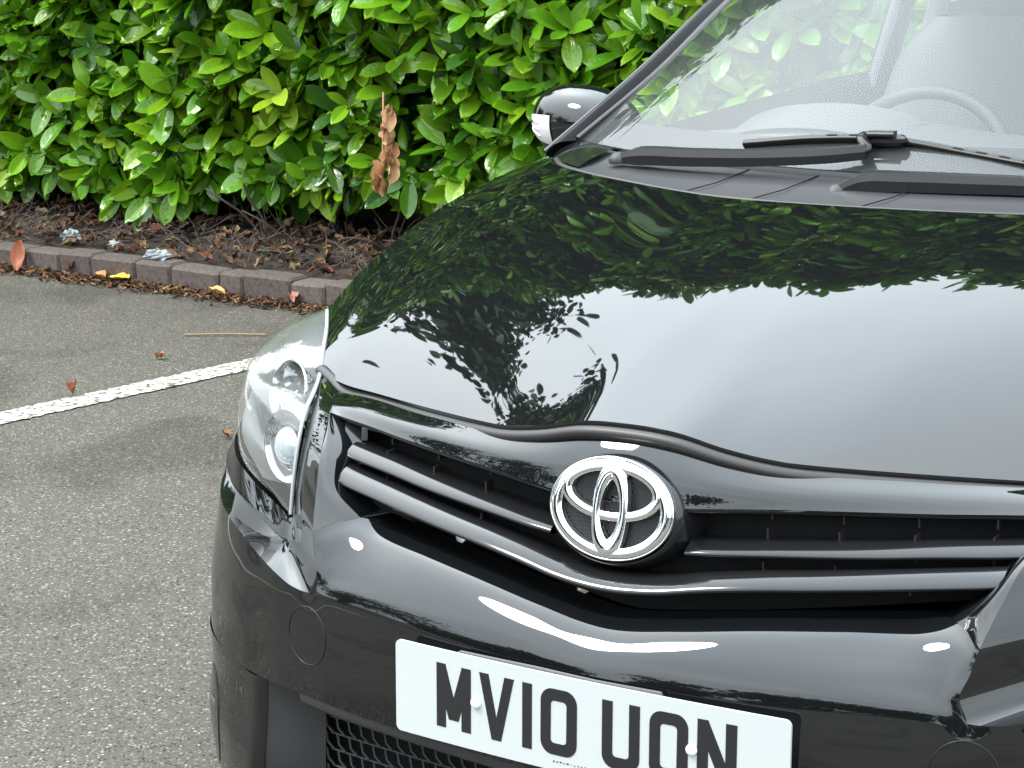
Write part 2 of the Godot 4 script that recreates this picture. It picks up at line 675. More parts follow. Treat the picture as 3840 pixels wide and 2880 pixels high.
func _nose() -> void:
	var xs := [0.0, 0.06, 0.12, 0.18, 0.24, 0.30, 0.36, 0.42, 0.48]
	var by := [0.770, 0.767, 0.754, 0.744, 0.740, 0.738, 0.735, 0.733, 0.731]
	var bz := [-0.135, -0.136, -0.140, -0.152, -0.171, -0.194, -0.219, -0.245, -0.270]
	var cy := [0.699, 0.700, 0.705, 0.709, 0.711, 0.712, 0.713, 0.715, 0.718]
	var cz := [-0.098, -0.100, -0.108, -0.122, -0.139, -0.159, -0.180, -0.201, -0.2175]
	var B := []
	var C := []
	for k in 9:
		B.append(Vector3(xs[k], by[k] + 0.001, bz[k]))
		C.append(Vector3(xs[k], cy[k], cz[k]))
	B.append(Vector3(0.546, 0.727, -0.298))
	C.append(Vector3(0.50, 0.7205, -0.2205))
	var Mi := []
	var B0 := []
	var Cl := []
	for k in 10:
		Mi.append(B[k] * 0.45 + C[k] * 0.55 + Vector3(0, 0.004, 0.006))
		B0.append(B[k] + Vector3(0, -0.004, -0.014))
		Cl.append(C[k] + Vector3(0, -0.007, -0.004))
	var Cb := []
	for k in 10:
		Cb.append(C[k] + Vector3(0, -0.004, -0.05))
	var a := blank()
	put_grid(a, loft([full(C), full(Mi), full(B)], 121, 15))
	put_grid(a, loft([full(B), full(B0)], 121, 2))
	put_grid(a, loft([full(Cb), full(Cl), full(C)], 121, 7))
	var lip := [
		V([[0, 0.570, -0.071], [0.09, 0.580, -0.077], [0.18, 0.592, -0.091], [0.27, 0.601, -0.109], [0.35, 0.608, -0.129], [0.39, 0.616, -0.128], [0.4345, 0.604, -0.087]]),
		V([[0, 0.558, -0.0485], [0.09, 0.568, -0.0540], [0.18, 0.580, -0.0675], [0.27, 0.589, -0.085], [0.35, 0.595, -0.103], [0.395, 0.598, -0.1005], [0.4315, 0.59, -0.0822]]),
		V([[0, 0.541, -0.0300], [0.09, 0.550, -0.035], [0.18, 0.559, -0.0462], [0.27, 0.567, -0.0615], [0.35, 0.572, -0.0775], [0.398, 0.572, -0.0810], [0.427, 0.574, -0.0775]]),
		V([[0, 0.529, -0.0222], [0.09, 0.536, -0.0265], [0.18, 0.543, -0.0360], [0.27, 0.550, -0.0490], [0.35, 0.554, -0.0640], [0.399, 0.552, -0.0705], [0.420, 0.553, -0.071]])]
	# posts between the grille ends and the outer crease
	for sd in [1.0, -1.0]:
		var outer := G_LINE.slice(1, 5)
		var inner := V([[0.4985, 0.7195, -0.2205], [0.4515, 0.684, -0.165], [0.428, 0.648, -0.130], [0.39, 0.616, -0.128]])
		var mid := []
		for k in 4:
			mid.append(outer[k] * 0.5 + inner[k] * 0.5 + Vector3(0, 0.002, 0.003))
		mid[3] = at(lip[0], 5.5)
		var back := []
		for q in inner:
			back.append(q + Vector3(-0.004, 0, -0.04))
		var rows := [outer, mid, inner]
		var brows := [inner, back]
		if sd < 0:
			rows = mir_rows(rows)
			brows = mir_rows(brows)
		put_grid(a, loft(rows, 33, 9), sd < 0)
		put_grid(a, loft(brows, 33, 3), sd < 0)
	# bumper: lip under the grille rolling into the face; the face's rows run on round the corner
	var cx := [0.0, 0.09, 0.18, 0.27, 0.35, 0.40, 0.43, 0.465, 0.50, 0.545, 0.59, 0.645, 0.72, 0.80, 0.85, 0.874]
	var fy := [
		[0.518, 0.523, 0.529, 0.535, 0.538, 0.535, 0.527, 0.529, 0.538, 0.549, 0.563, 0.572, 0.576, 0.585, 0.60, 0.62],
		[0.495, 0.498, 0.501, 0.505, 0.507, 0.506, 0.505, 0.508, 0.514, 0.521, 0.53, 0.535, 0.538, 0.545, 0.555, 0.57],
		[0.455, 0.455, 0.456, 0.457, 0.458, 0.458, 0.458, 0.458, 0.46, 0.462, 0.464, 0.466, 0.468, 0.47, 0.475, 0.48],
		[0.42, 0.42, 0.42, 0.42, 0.42, 0.42, 0.42, 0.42, 0.42, 0.42, 0.42, 0.42, 0.42, 0.42, 0.42, 0.42],
		[0.385, 0.3855, 0.387, 0.3885, 0.389, 0.39, 0.39, 0.39, 0.389, 0.387, 0.386, 0.386, 0.386, 0.386, 0.386, 0.386]]
	var fz := [
		[-0.0185, -0.022, -0.030, -0.0415, -0.0545, -0.0625, -0.068, -0.0745, -0.086, -0.108, -0.131, -0.168, -0.24, -0.36, -0.52, -0.62],
		[-0.0145, -0.0172, -0.0242, -0.035, -0.0478, -0.0565, -0.0628, -0.0710, -0.081, -0.1005, -0.1225, -0.159, -0.2295, -0.346, -0.503, -0.612],
		[-0.012, -0.0140, -0.0195, -0.0290, -0.0415, -0.0505, -0.0575, -0.0660, -0.0760, -0.0935, -0.1125, -0.147, -0.211, -0.321, -0.47, -0.60],
		[-0.0125, -0.0143, -0.0193, -0.0283, -0.0402, -0.0490, -0.0558, -0.0642, -0.0740, -0.0908, -0.1105, -0.144, -0.207, -0.316, -0.465, -0.60],
		[-0.0155, -0.017, -0.0215, -0.0298, -0.0408, -0.0490, -0.0557, -0.0642, -0.0740, -0.0893, -0.109, -0.142, -0.203, -0.312, -0.46, -0.60]]
	var face := []
	for j in 5:
		var l := []
		for k in 16:
			l.append(Vector3(cx[k], fy[j][k], fz[j][k]))
		face.append(l)
	var rows := []
	for q in lip:
		rows.append(samp(full(q), 161))
	for q in face:
		rows.append(samp_range(full(q), 9.0, 21.0, 161))
	var gf := []
	for j in 73:
		var line := []
		for i in 161:
			var col := []
			for q in rows:
				col.append(q[i])
			line.append(at(col, j / 72.0 * 8.0))
		gf.append(line)
	put_grid(a, gf, true)
	face_grids.append(gf)
	var back := []
	for q in lip[0]:
		back.append(q + Vector3(0, -0.010, -0.06))
	put_grid(a, loft([full(back), full(lip[0])], 121, 3), true)
	var T: Array = face[0].slice(6)
	# flank and ledge round the headlight, and the bumper's corner
	var outer := G_LINE.duplicate()
	outer.append_array(T)
	var inner := V([[0.644, 0.7235, -0.389], [0.580, 0.722, -0.291], [0.555, 0.7085, -0.241], [0.541, 0.686, -0.210], [0.534, 0.632, -0.181], [0.531, 0.607, -0.171], [0.530, 0.592, -0.1665],
		[0.530, 0.586, -0.165], [0.545, 0.585, -0.174], [0.562, 0.586, -0.184], [0.595, 0.590, -0.204], [0.63, 0.597, -0.222], [0.665, 0.605, -0.241], [0.715, 0.618, -0.274], [0.775, 0.630, -0.346], [0.83, 0.657, -0.47], [0.853, 0.685, -0.60]])
	var shelf := []
	for k in 6:
		shelf.append(outer[k].lerp(inner[k], 0.5) + Vector3(0.002, 0.001, 0.002))
	shelf.append_array(V([[0.485, 0.571, -0.122], [0.522, 0.562, -0.145], [0.526, 0.557, -0.149], [0.533, 0.5535, -0.154], [0.57, 0.556, -0.175], [0.61, 0.562, -0.197], [0.65, 0.569, -0.219], [0.722, 0.582, -0.267], [0.785, 0.604, -0.335], [0.838, 0.63, -0.47], [0.858, 0.65, -0.60]]))
	for sd in [1.0, -1.0]:
		var rw := [outer, shelf]
		var rw2 := [shelf, inner]
		var corner := []
		for q in face:
			var l: Array = q
			corner.append(samp_range(l, 6.0, 15.0, 97))
		var lowf := [
			V([[0.525, 0.389, -0.108], [0.530, 0.388, -0.092], [0.542, 0.386, -0.088], [0.59, 0.386, -0.109], [0.645, 0.386, -0.142], [0.722, 0.386, -0.203], [0.80, 0.386, -0.312], [0.855, 0.386, -0.46], [0.878, 0.386, -0.60]]),
			V([[0.528, 0.33, -0.108], [0.533, 0.33, -0.090], [0.546, 0.33, -0.086], [0.59, 0.33, -0.107], [0.645, 0.33, -0.141], [0.722, 0.33, -0.203], [0.798, 0.33, -0.31], [0.853, 0.33, -0.46], [0.876, 0.33, -0.60]]),
			V([[0.533, 0.26, -0.105], [0.538, 0.26, -0.085], [0.552, 0.26, -0.081], [0.594, 0.26, -0.099], [0.647, 0.26, -0.132], [0.725, 0.26, -0.195], [0.80, 0.26, -0.302], [0.85, 0.26, -0.46], [0.87, 0.26, -0.60]]),
			V([[0.540, 0.18, -0.115], [0.546, 0.18, -0.094], [0.558, 0.18, -0.088], [0.60, 0.18, -0.106], [0.65, 0.18, -0.138], [0.72, 0.18, -0.2], [0.79, 0.18, -0.31], [0.835, 0.18, -0.46], [0.85, 0.18, -0.60]])]
		if sd < 0:
			rw = mir_rows(rw)
			rw2 = mir_rows(rw2)
			corner = mir_rows(corner)
			lowf = mir_rows(lowf)
		put_grid(a, loft(rw, 129, 9), sd < 0)
		put_grid(a, loft(rw2, 129, 9), sd < 0)
		var gc := []
		for j in 33:
			var line := []
			for i in 97:
				var col := []
				for q in corner:
					col.append(q[i])
				line.append(at(col, j / 32.0 * 4.0))
			gc.append(line)
		put_grid(a, gc, sd > 0)
		face_grids.append(gc)
		var gl := loft(lowf, 97, 25)
		put_grid(a, gl, sd > 0)
		low_grids.append(gl)
	node("front_bumper", a, M.paint, car)
	_grille(xs, cy, cz)

func _grille(xs: Array, cy: Array, cz: Array) -> void:
	var dk := blank()
	var r0 := []
	var r1 := []
	for k in 9:
		r0.append(Vector3(xs[k], cy[k] + 0.005, cz[k] - 0.058))
		r1.append(Vector3(xs[k], 0.555 + xs[k] * 0.12, cz[k] - 0.05))
	put_grid(dk, loft([full(r0), full(r1)], 61, 4), true)
	node("grille_back", dk, M.deep, car)
	# slats: front lower edge measured, top face falls forward
	var x2 := [0.0, 0.06, 0.12, 0.18, 0.24, 0.30, 0.36, 0.42, 0.455]
	var s1y := [0.649, 0.650, 0.654, 0.659, 0.663, 0.667, 0.672, 0.676, 0.679]
	var s1z := [-0.092, -0.094, -0.100, -0.110, -0.123, -0.138, -0.155, -0.172, -0.182]
	var s2y := [0.606, 0.610, 0.620, 0.628, 0.634, 0.640, 0.646, 0.652, 0.6555]
	var s2z := [-0.060, -0.063, -0.071, -0.081, -0.093, -0.107, -0.123, -0.139, -0.148]
	var e1 := []
	var e2 := []
	for k in 9:
		e1.append(Vector3(x2[k], s1y[k], s1z[k]))
		e2.append(Vector3(x2[k], s2y[k], s2z[k]))
	for sd in [1.0, -1.0]:
		var part := e1.slice(1, 9)
		part[0] = Vector3(0.088, 0.6515, -0.0965)
		part[-1] = Vector3(0.449, 0.6785, -0.1805)
		_slat(part if sd > 0 else mir(part), 0.0115, 0.024)
	var w := e2.duplicate()
	w[-1] = Vector3(0.437, 0.6545, -0.1435)
	_slat(full(w), 0.0135, 0.025)
	# end plates of the grille insert
	for sd in [1.0, -1.0]:
		var p := V([[0.478, 0.711, -0.222], [0.462, 0.690, -0.198], [0.450, 0.668, -0.176], [0.440, 0.647, -0.158], [0.436, 0.634, -0.150]])
		var q := []
		for v in p:
			q.append(v + Vector3(-0.018, 0.0, -0.012))
		var e := blank()
		var rows := [p, q]
		if sd < 0:
			rows = mir_rows(rows)
		put_grid(e, loft(rows, 17, 3), sd < 0)
		node("grille_end_plate", e, M.gloss, car)
	# thin upright struts behind the slats
	for row in 3:
		for k in 7:
			var x: float = [0.17, 0.25, 0.33, 0.41, -0.21, -0.30, -0.39][k]
			var ax := absf(x)
			var zz := -0.105 - ax * ax * 0.42 - 0.03
			var y: float = 0.697 - row * 0.036 + ax * 0.03
			var b := blank()
			put_box(b, Transform3D(Basis(), Vector3(x, y, zz - 0.014 + row * 0.012)), Vector3(0.0022, 0.030, 0.016))
			node("grille_strut", b, M.rubber, car)

func _slat(e: Array, drop: float, deep: float) -> void:
	var top := []
	var mid := []
	var nose := []
	var under := []
	var tail := []
	for q in e:
		top.append(q + Vector3(0, drop, -deep))
		mid.append(q + Vector3(0, drop * 0.62, -deep * 0.42))
		nose.append(q + Vector3(0, -0.0035, -0.0015))
		under.append(q + Vector3(0, -0.006, -0.010))
		tail.append(q + Vector3(0, drop - 0.012, -deep - 0.03))
	var tail2 := []
	for q in e:
		tail2.append(q + Vector3(0, drop - 0.006, -deep - 0.035))
	var a := blank()
	put_grid(a, loft([tail2, top, mid, e, nose, under, tail], 81, 25), e[0].x > e[1].x)
	node("grille_slat", a, M.gloss, car)

func ell(c: Vector2, a: float, b: float, n: int) -> Array:
	var o := []
	for k in n:
		var t := TAU * k / n
		o.append(Vector2(c.x + a * cos(t), c.y + b * sin(t)))
	return o

func _ring(arr: Dictionary, t: Transform3D, c: Vector2, a: float, b: float, w0: float, w1: float, h: float, z: float, sharp := 0.55) -> void:
	# oval bar of a badge: flat-topped half-round section, wider at the sides (w0) or at the ends (w1)
	var n := 96
	var g := []
	for k in n + 1:
		var th := TAU * k / n
		var p := Vector2(cos(th) * a, sin(th) * b)
		var nn := Vector2(cos(th) * b, sin(th) * a).normalized()
		var w := lerpf(w0, w1, pow(absf(sin(th)), 2.0)) * 0.5
		var line := []
		for q in [[1.0, 0.0], [0.93, 0.55], [sharp, 1.0], [-sharp, 1.0], [-0.93, 0.55], [-1.0, 0.0]]:
			var v: Vector2 = c + p + nn * (w * q[0])
			line.append(t * Vector3(v.x, v.y, z + h * q[1]))
		g.append(samp(line, 16))
	put_grid(arr, g, true)

func _emblem() -> void:
	var t := Transform3D(Basis(Vector3.RIGHT, deg_to_rad(-13.0)), Vector3(0, 0.693, -0.094))
	var e := Node3D.new()
	e.name = "badge"
	car.add_child(e)
	e.set_meta("label", "chrome oval badge with three overlapping ellipses")
	var cup := blank()
	var rows := []
	for q in [[1.03, 0.004], [1.07, 0.003], [1.13, -0.006], [1.19, -0.024], [1.2, -0.05]]:
		var l := []
		for v in ell(Vector2(0, -0.003), 0.078 * q[0], 0.0575 * q[0], 72):
			l.append(t * Vector3(v.x, v.y, q[1]))
		l.append(l[0])
		rows.append(l)
	put_grid(cup, rows, true, true)
	node("badge_cup", cup, M.gloss, e)
	var bez := blank()
	_ring(bez, t, Vector2.ZERO, 0.0795, 0.0585, 0.003, 0.003, 0.009, 0.0)
	node("badge_bezel", bez, M.chrome, e)
	var back := blank()
	var bl := ell(Vector2.ZERO, 0.078, 0.057, 64)
	for k in 64:
		put_tri(back, t * Vector3(0, 0, -0.004), t * Vector3(bl[k].x, bl[k].y, 0.001), t * Vector3(bl[(k + 1) % 64].x, bl[(k + 1) % 64].y, 0.001))
	node("badge_back", back, M.plastic, e)
	var hx := blank()
	var s := 0.0030
	for j in range(-18, 19):
		for i in range(-26, 27):
			var c := Vector2((i + 0.5 * (j & 1)) * s * 1.732, j * s * 1.5)
			if (c.x / 0.068) ** 2 + (c.y / 0.047) ** 2 > 1.0:
				continue
			for k in 3:
				var a0 := PI / 6.0 + k * PI / 3.0
				var a1 := a0 + PI / 3.0
				var p0 := c + Vector2(cos(a0), sin(a0)) * s
				var p1 := c + Vector2(cos(a1), sin(a1)) * s
				var nn := (p1 - p0).orthogonal().normalized() * 0.00045
				put_quad(hx, t * Vector3(p0.x - nn.x, p0.y - nn.y, 0.0028), t * Vector3(p1.x - nn.x, p1.y - nn.y, 0.0028), t * Vector3(p1.x + nn.x, p1.y + nn.y, 0.0028), t * Vector3(p0.x + nn.x, p0.y + nn.y, 0.0028))
	var ho := node("badge_honeycomb", hx, M.satin, e)
	ho.set_meta("kind", "stuff")
	var r1 := blank()
	_ring(r1, t, Vector2.ZERO, 0.0708, 0.0508, 0.0155, 0.0125, 0.008, 0.003, 0.76)
	node("badge_ring", r1, M.chrome, e)
	var r2 := blank()
	_ring(r2, t, Vector2(0, 0.0195), 0.0590, 0.0285, 0.0145, 0.0115, 0.008, 0.0034, 0.76)
	node("badge_oval", r2, M.chrome, e)
	var r3 := blank()
	_ring(r3, t, Vector2(0, -0.001), 0.0175, 0.0440, 0.0115, 0.022, 0.0085, 0.0038, 0.76)
	node("badge_oval", r3, M.chrome, e)

func _headlights() -> void:
	for sd in [-1.0, 1.0]:
		var h := Node3D.new()
		h.name = "headlight"
		car.add_child(h, true)
		var I := LAMP_IN
		var M2 := V([[0.60, 0.595, -0.212], [0.705, 0.616, -0.275], [0.735, 0.654, -0.305], [0.73, 0.682, -0.305], [0.73, 0.708, -0.315], [0.74, 0.731, -0.343], [0.757, 0.7475, -0.398], [0.785, 0.760, -0.495], [0.796, 0.7655, -0.600]])
		var O := V([[0.65, 0.605, -0.240], [0.775, 0.632, -0.347], [0.82, 0.66, -0.42], [0.835, 0.69, -0.47], [0.84, 0.715, -0.52], [0.84, 0.735, -0.56], [0.842, 0.745, -0.60], [0.838, 0.755, -0.64], [0.812, 0.7655, -0.665]])
		var bulge := [0.002, 0.010, 0.014, 0.015, 0.015, 0.014, 0.012, 0.008, 0.003]
		var M1 := []
		for k in 9:
			M1.append(I[k].lerp(M2[k], 0.5) + Vector3(0.0, 0.35, 0.9) * bulge[k])
		var rows := [I, M1, M2, O]
		var inner := []
		for q in rows:
			var l := []
			for v in q:
				l.append(v + Vector3(-0.012, -0.006, -0.052))
			inner.append(l)
		inner[0] = I.duplicate()
		for k in 9:
			inner[0][k] += Vector3(0.002, -0.002, -0.004)
		inner[3] = O.duplicate()
		for k in 9:
			inner[3][k] += Vector3(-0.006, 0, -0.004)
		var rr := rows if sd > 0 else mir_rows(rows)
		var ri := inner if sd > 0 else mir_rows(inner)
		var a := blank()
		put_grid(a, loft(rr, 49, 41), sd > 0)
		node("lens_cover", a, M.lens, h)
		var b := blank()
		put_grid(b, loft(ri, 33, 33), sd > 0)
		node("lamp_housing", b, M.housing, h)
		# pale tube along the inner edge, standing in for light caught there
		var rim := blank()
		var ip := arc(I if sd > 0 else mir(I), 60)
		for k in ip.size():
			ip[k] += Vector3(0.0, 0.001, 0.002)
		put_sweep(rim, ip, oval(0.0022, 0.003, 8), Vector3(0, 0, 1))
		node("lens_edge_glint", rim, M.rim, h)
		var fwd := Vector3(sd * 0.28, 0.10, 1.0).normalized()
		var bs := Basis.looking_at(-fwd, Vector3.UP)
		_lamp_bowl(h, Transform3D(bs, Vector3(sd * 0.602, 0.655, -0.248)), 0.050, true)
		var fwd2 := Vector3(sd * 0.35, 0.35, 1.0).normalized()
		_lamp_bowl(h, Transform3D(Basis.looking_at(-fwd2, Vector3.UP), Vector3(sd * 0.655, 0.712, -0.322)), 0.042, false)

func _lamp_bowl(h: Node3D, t: Transform3D, r: float, projector: bool) -> void:
	var a := blank()
	put_lathe(a, t, [Vector2(r * 1.04, -0.004), Vector2(r * 1.06, 0.0), Vector2(r, 0.001), Vector2(r * 0.9, -0.012), Vector2(r * 0.72, -0.026), Vector2(r * 0.45, -0.036), Vector2(0.006, -0.04)], 40)
	node("reflector_bowl", a, M.bowl, h)
	if projector:
		var c := blank()
		put_lathe(c, t, [Vector2(r * 0.66, -0.02), Vector2(r * 0.68, -0.004), Vector2(r * 0.60, 0.0), Vector2(r * 0.58, -0.006)], 40)
		node("lens_collar", c, M.plastic, h)
		var d := blank()
		put_dome(d, t * Vector3(0, 0, -0.008), t.basis.z, r * 0.56, 0.020, 32, 10)
		var lm := mat(Color(0.35, 0.42, 0.45), 0.03, 0.0, 0.7)
		lm.clearcoat_enabled = true
		lm.clearcoat = 1.0
		lm.clearcoat_roughness = 0.02
		node("projector_lens", d, lm, h)
	else:
		var d := blank()
		put_dome(d, t * Vector3(0, 0, -0.036), t.basis.z, r * 0.2, 0.022, 16, 6)
		node("bulb", d, M.chrome, h)

func plate_pt(x: float, y: float, z: float) -> Vector3:
	# x, y on the plate in metres from its middle; the plate bends round the bumper and leans back 3 degrees
	var zz := z - 0.15 * x * x
	var t := deg_to_rad(3.0)
	return Vector3(x, 0.46 + y * cos(t) + zz * sin(t), -y * sin(t) + zz * cos(t))

func _plate_shape(arr: Dictionary, poly: PackedVector2Array, z: float, thick: float, cell := 0.02) -> void:
	var all := Rect2(poly[0], Vector2.ZERO)
	for p in poly:
		all = all.expand(p)
	var x := all.position.x
	while x < all.end.x:
		var strip := PackedVector2Array([Vector2(x, -1), Vector2(x + cell, -1), Vector2(x + cell, 1), Vector2(x, 1)])
		for piece in Geometry2D.intersect_polygons(poly, strip):
			var tri := Geometry2D.triangulate_polygon(piece)
			for k in range(0, tri.size(), 3):
				var a: Vector2 = piece[tri[k]]
				var b: Vector2 = piece[tri[k + 1]]
				var c: Vector2 = piece[tri[k + 2]]
				if (b - a).cross(c - a) < 0:
					var s := b
					b = c
					c = s
				put_tri(arr, plate_pt(a.x, a.y, z), plate_pt(b.x, b.y, z), plate_pt(c.x, c.y, z))
		x += cell
	if thick > 0.0:
		for k in poly.size():
			var a := poly[k]
			var b := poly[(k + 1) % poly.size()]
			var n := maxi(1, int((b - a).length() / cell))
			for i in n:
				var p := a.lerp(b, float(i) / n)
				var q := a.lerp(b, float(i + 1) / n)
				put_quad(arr, plate_pt(p.x, p.y, z), plate_pt(q.x, q.y, z), plate_pt(q.x, q.y, z - thick), plate_pt(p.x, p.y, z - thick))

func rrect(cx: float, cy: float, w: float, h: float, r: float, n := 6) -> PackedVector2Array:
	var o := PackedVector2Array()
	for k in 4:
		var sx: float = [1, -1, -1, 1][k]
		var sy: float = [1, 1, -1, -1][k]
		for i in n + 1:
			var a := PI / 2.0 * (k + float(i) / n)
			o.append(Vector2(cx + sx * (w * 0.5 - r) + cos(a) * r, cy + sy * (h * 0.5 - r) + sin(a) * r))
	return o

func _plate() -> void:
	var p := Node3D.new()
	p.name = "number_plate"
	car.add_child(p)
	p.set_meta("label", "white number plate reading MV10 UON")
	var a := blank()
	_plate_shape(a, rrect(-0.0005, -0.0015, 0.515, 0.1145, 0.0075), 0.0, 0.0035)
	node("plate_board", a, M.plate, p)
	var ink := func(polys: Array, at_x: float, sx: float) -> void:
		var k := blank()
		for q in polys:
			var o := PackedVector2Array()
			for v in q:
				o.append(Vector2(at_x + v[0] * sx, (v[1] - 39.5) * 0.001))
			if Geometry2D.is_polygon_clockwise(o):
				o.reverse()
			_plate_shape(k, o, 0.0006, 0.0006, 0.012)
		node("plate_character", k, M.plate_ink, p)
	var MM := [[[0, 0], [13.5, 0], [13.5, 79], [0, 79]], [[36.5, 0], [50, 0], [50, 79], [36.5, 79]], [[13.5, 77], [13.5, 25], [18, 11], [32, 11], [36.5, 25], [36.5, 77], [25, 39]]]
	var VV := [[[0, 79], [18.2, 0], [31.8, 0], [50, 79], [36.5, 79], [25, 27], [13.5, 79]]]
	var II := [[[0, 0], [14, 0], [14, 79], [0, 79]]]
	var UU := [_bend_u(true)]
	var OO := [_half_o(1.0), _half_o(-1.0)]
	var NN := [[[0, 0], [14, 0], [14, 79], [0, 79]], [[36, 0], [50, 0], [50, 79], [36, 79]], [[14, 79], [14, 43], [36, 0], [36, 25.5]]]
	NN[2] = [[14, 78], [14, 44], [35.8, 0], [36, 0], [36, 33]]
	for ch in [[MM, -0.1955, 1.0], [VV, -0.1334, 0.974], [II, -0.073, 0.93], [OO, -0.048, 0.96], [UU, 0.0326, 0.95], [OO, 0.0921, 0.94], [NN, 0.1501, 0.928]]:
		ink.call(ch[0], ch[1], ch[2] * 0.001)
	# screw caps
	for q in [[-0.1378, 0.0005], [0.1437, 0.0020]]:
		var d := blank()
		put_dome(d, plate_pt(q[0], q[1], 0.0008), Vector3(0, 0.05, 1).normalized(), 0.0070, 0.005, 20, 6)
		node("screw_cap", d, M.white, p)
	# foam tape showing above the top edge
	var tape := blank()
	var t0 := PackedVector2Array([Vector2(-0.175, 0.052), Vector2(0.105, 0.052), Vector2(0.102, 0.0585), Vector2(0.02, 0.0572), Vector2(-0.06, 0.0585), Vector2(-0.165, 0.0572)])
	_plate_shape(tape, t0, -0.0045, 0.004)
	node("foam_tape", tape, mat(Color(0.12, 0.12, 0.125), 0.5), p)
	# maker's smudge
	var sm := blank()
	var r := RandomNumberGenerator.new()
	r.seed = 3
	for k in 13:
		var w := r.randf_range(0.001, 0.003)
		var hh := r.randf_range(0.0008, 0.0028)
		_plate_shape(sm, rrect(-0.030 + k * 0.0046, -0.0475 + r.randf_range(-0.0008, 0.0008), w, hh, 0.0003, 1), 0.0003, 0.0)
	node("plate_print", sm, M.plate_ink, p)

func _bend_u(_b: bool) -> Array:
	var o := [[0, 79], [14, 79]]
	var inner := []
	for i in 7:
		var a := PI + PI / 2.0 * i / 6.0
		inner.append([19.0 + cos(a) * 5.0, 19.0 + sin(a) * 5.0])
	o.append_array(inner)
	for i in 7:
		var a := PI * 1.5 + PI / 2.0 * i / 6.0
		o.append([31.0 + cos(a) * 5.0, 19.0 + sin(a) * 5.0])
	o.append([36, 79])
	o.append([50, 79])
	for i in 9:
		var a := -PI / 2.0 * i / 8.0
		o.append([34.0 + cos(a) * 16.0, 16.0 + sin(a) * 16.0])
	for i in 9:
		var a := -PI / 2.0 - PI / 2.0 * i / 8.0
		o.append([16.0 + cos(a) * 16.0, 16.0 + sin(a) * 16.0])
	return o

func _half_o(s: float) -> Array:
	var q := []
	# outer path on one half then inner path back
	for i in 9:
		var a := PI / 2.0 - PI / 2.0 * i / 8.0
		q.append([34.0 + cos(a) * 16.0, 63.0 + sin(a) * 16.0])
	for i in 9:
		var a := -PI / 2.0 * i / 8.0
		q.append([34.0 + cos(a) * 16.0, 16.0 + sin(a) * 16.0])
	var b := []
	for i in 6:
		var a := PI / 2.0 - PI / 2.0 * i / 5.0
		b.append([31.0 + cos(a) * 5.0, 60.0 + sin(a) * 5.0])
	for i in 6:
		var a := -PI / 2.0 * i / 5.0
		b.append([31.0 + cos(a) * 5.0, 19.0 + sin(a) * 5.0])
	var o := [[25, 79]]
	o.append_array(q)
	o.append([25, 0])
	o.append([25, 14])
	b.reverse()
	o.append_array(b)
	o.append([25, 65])
	if s < 0:
		for k in o.size():
			o[k] = [50.0 - o[k][0], o[k][1]]
	return o

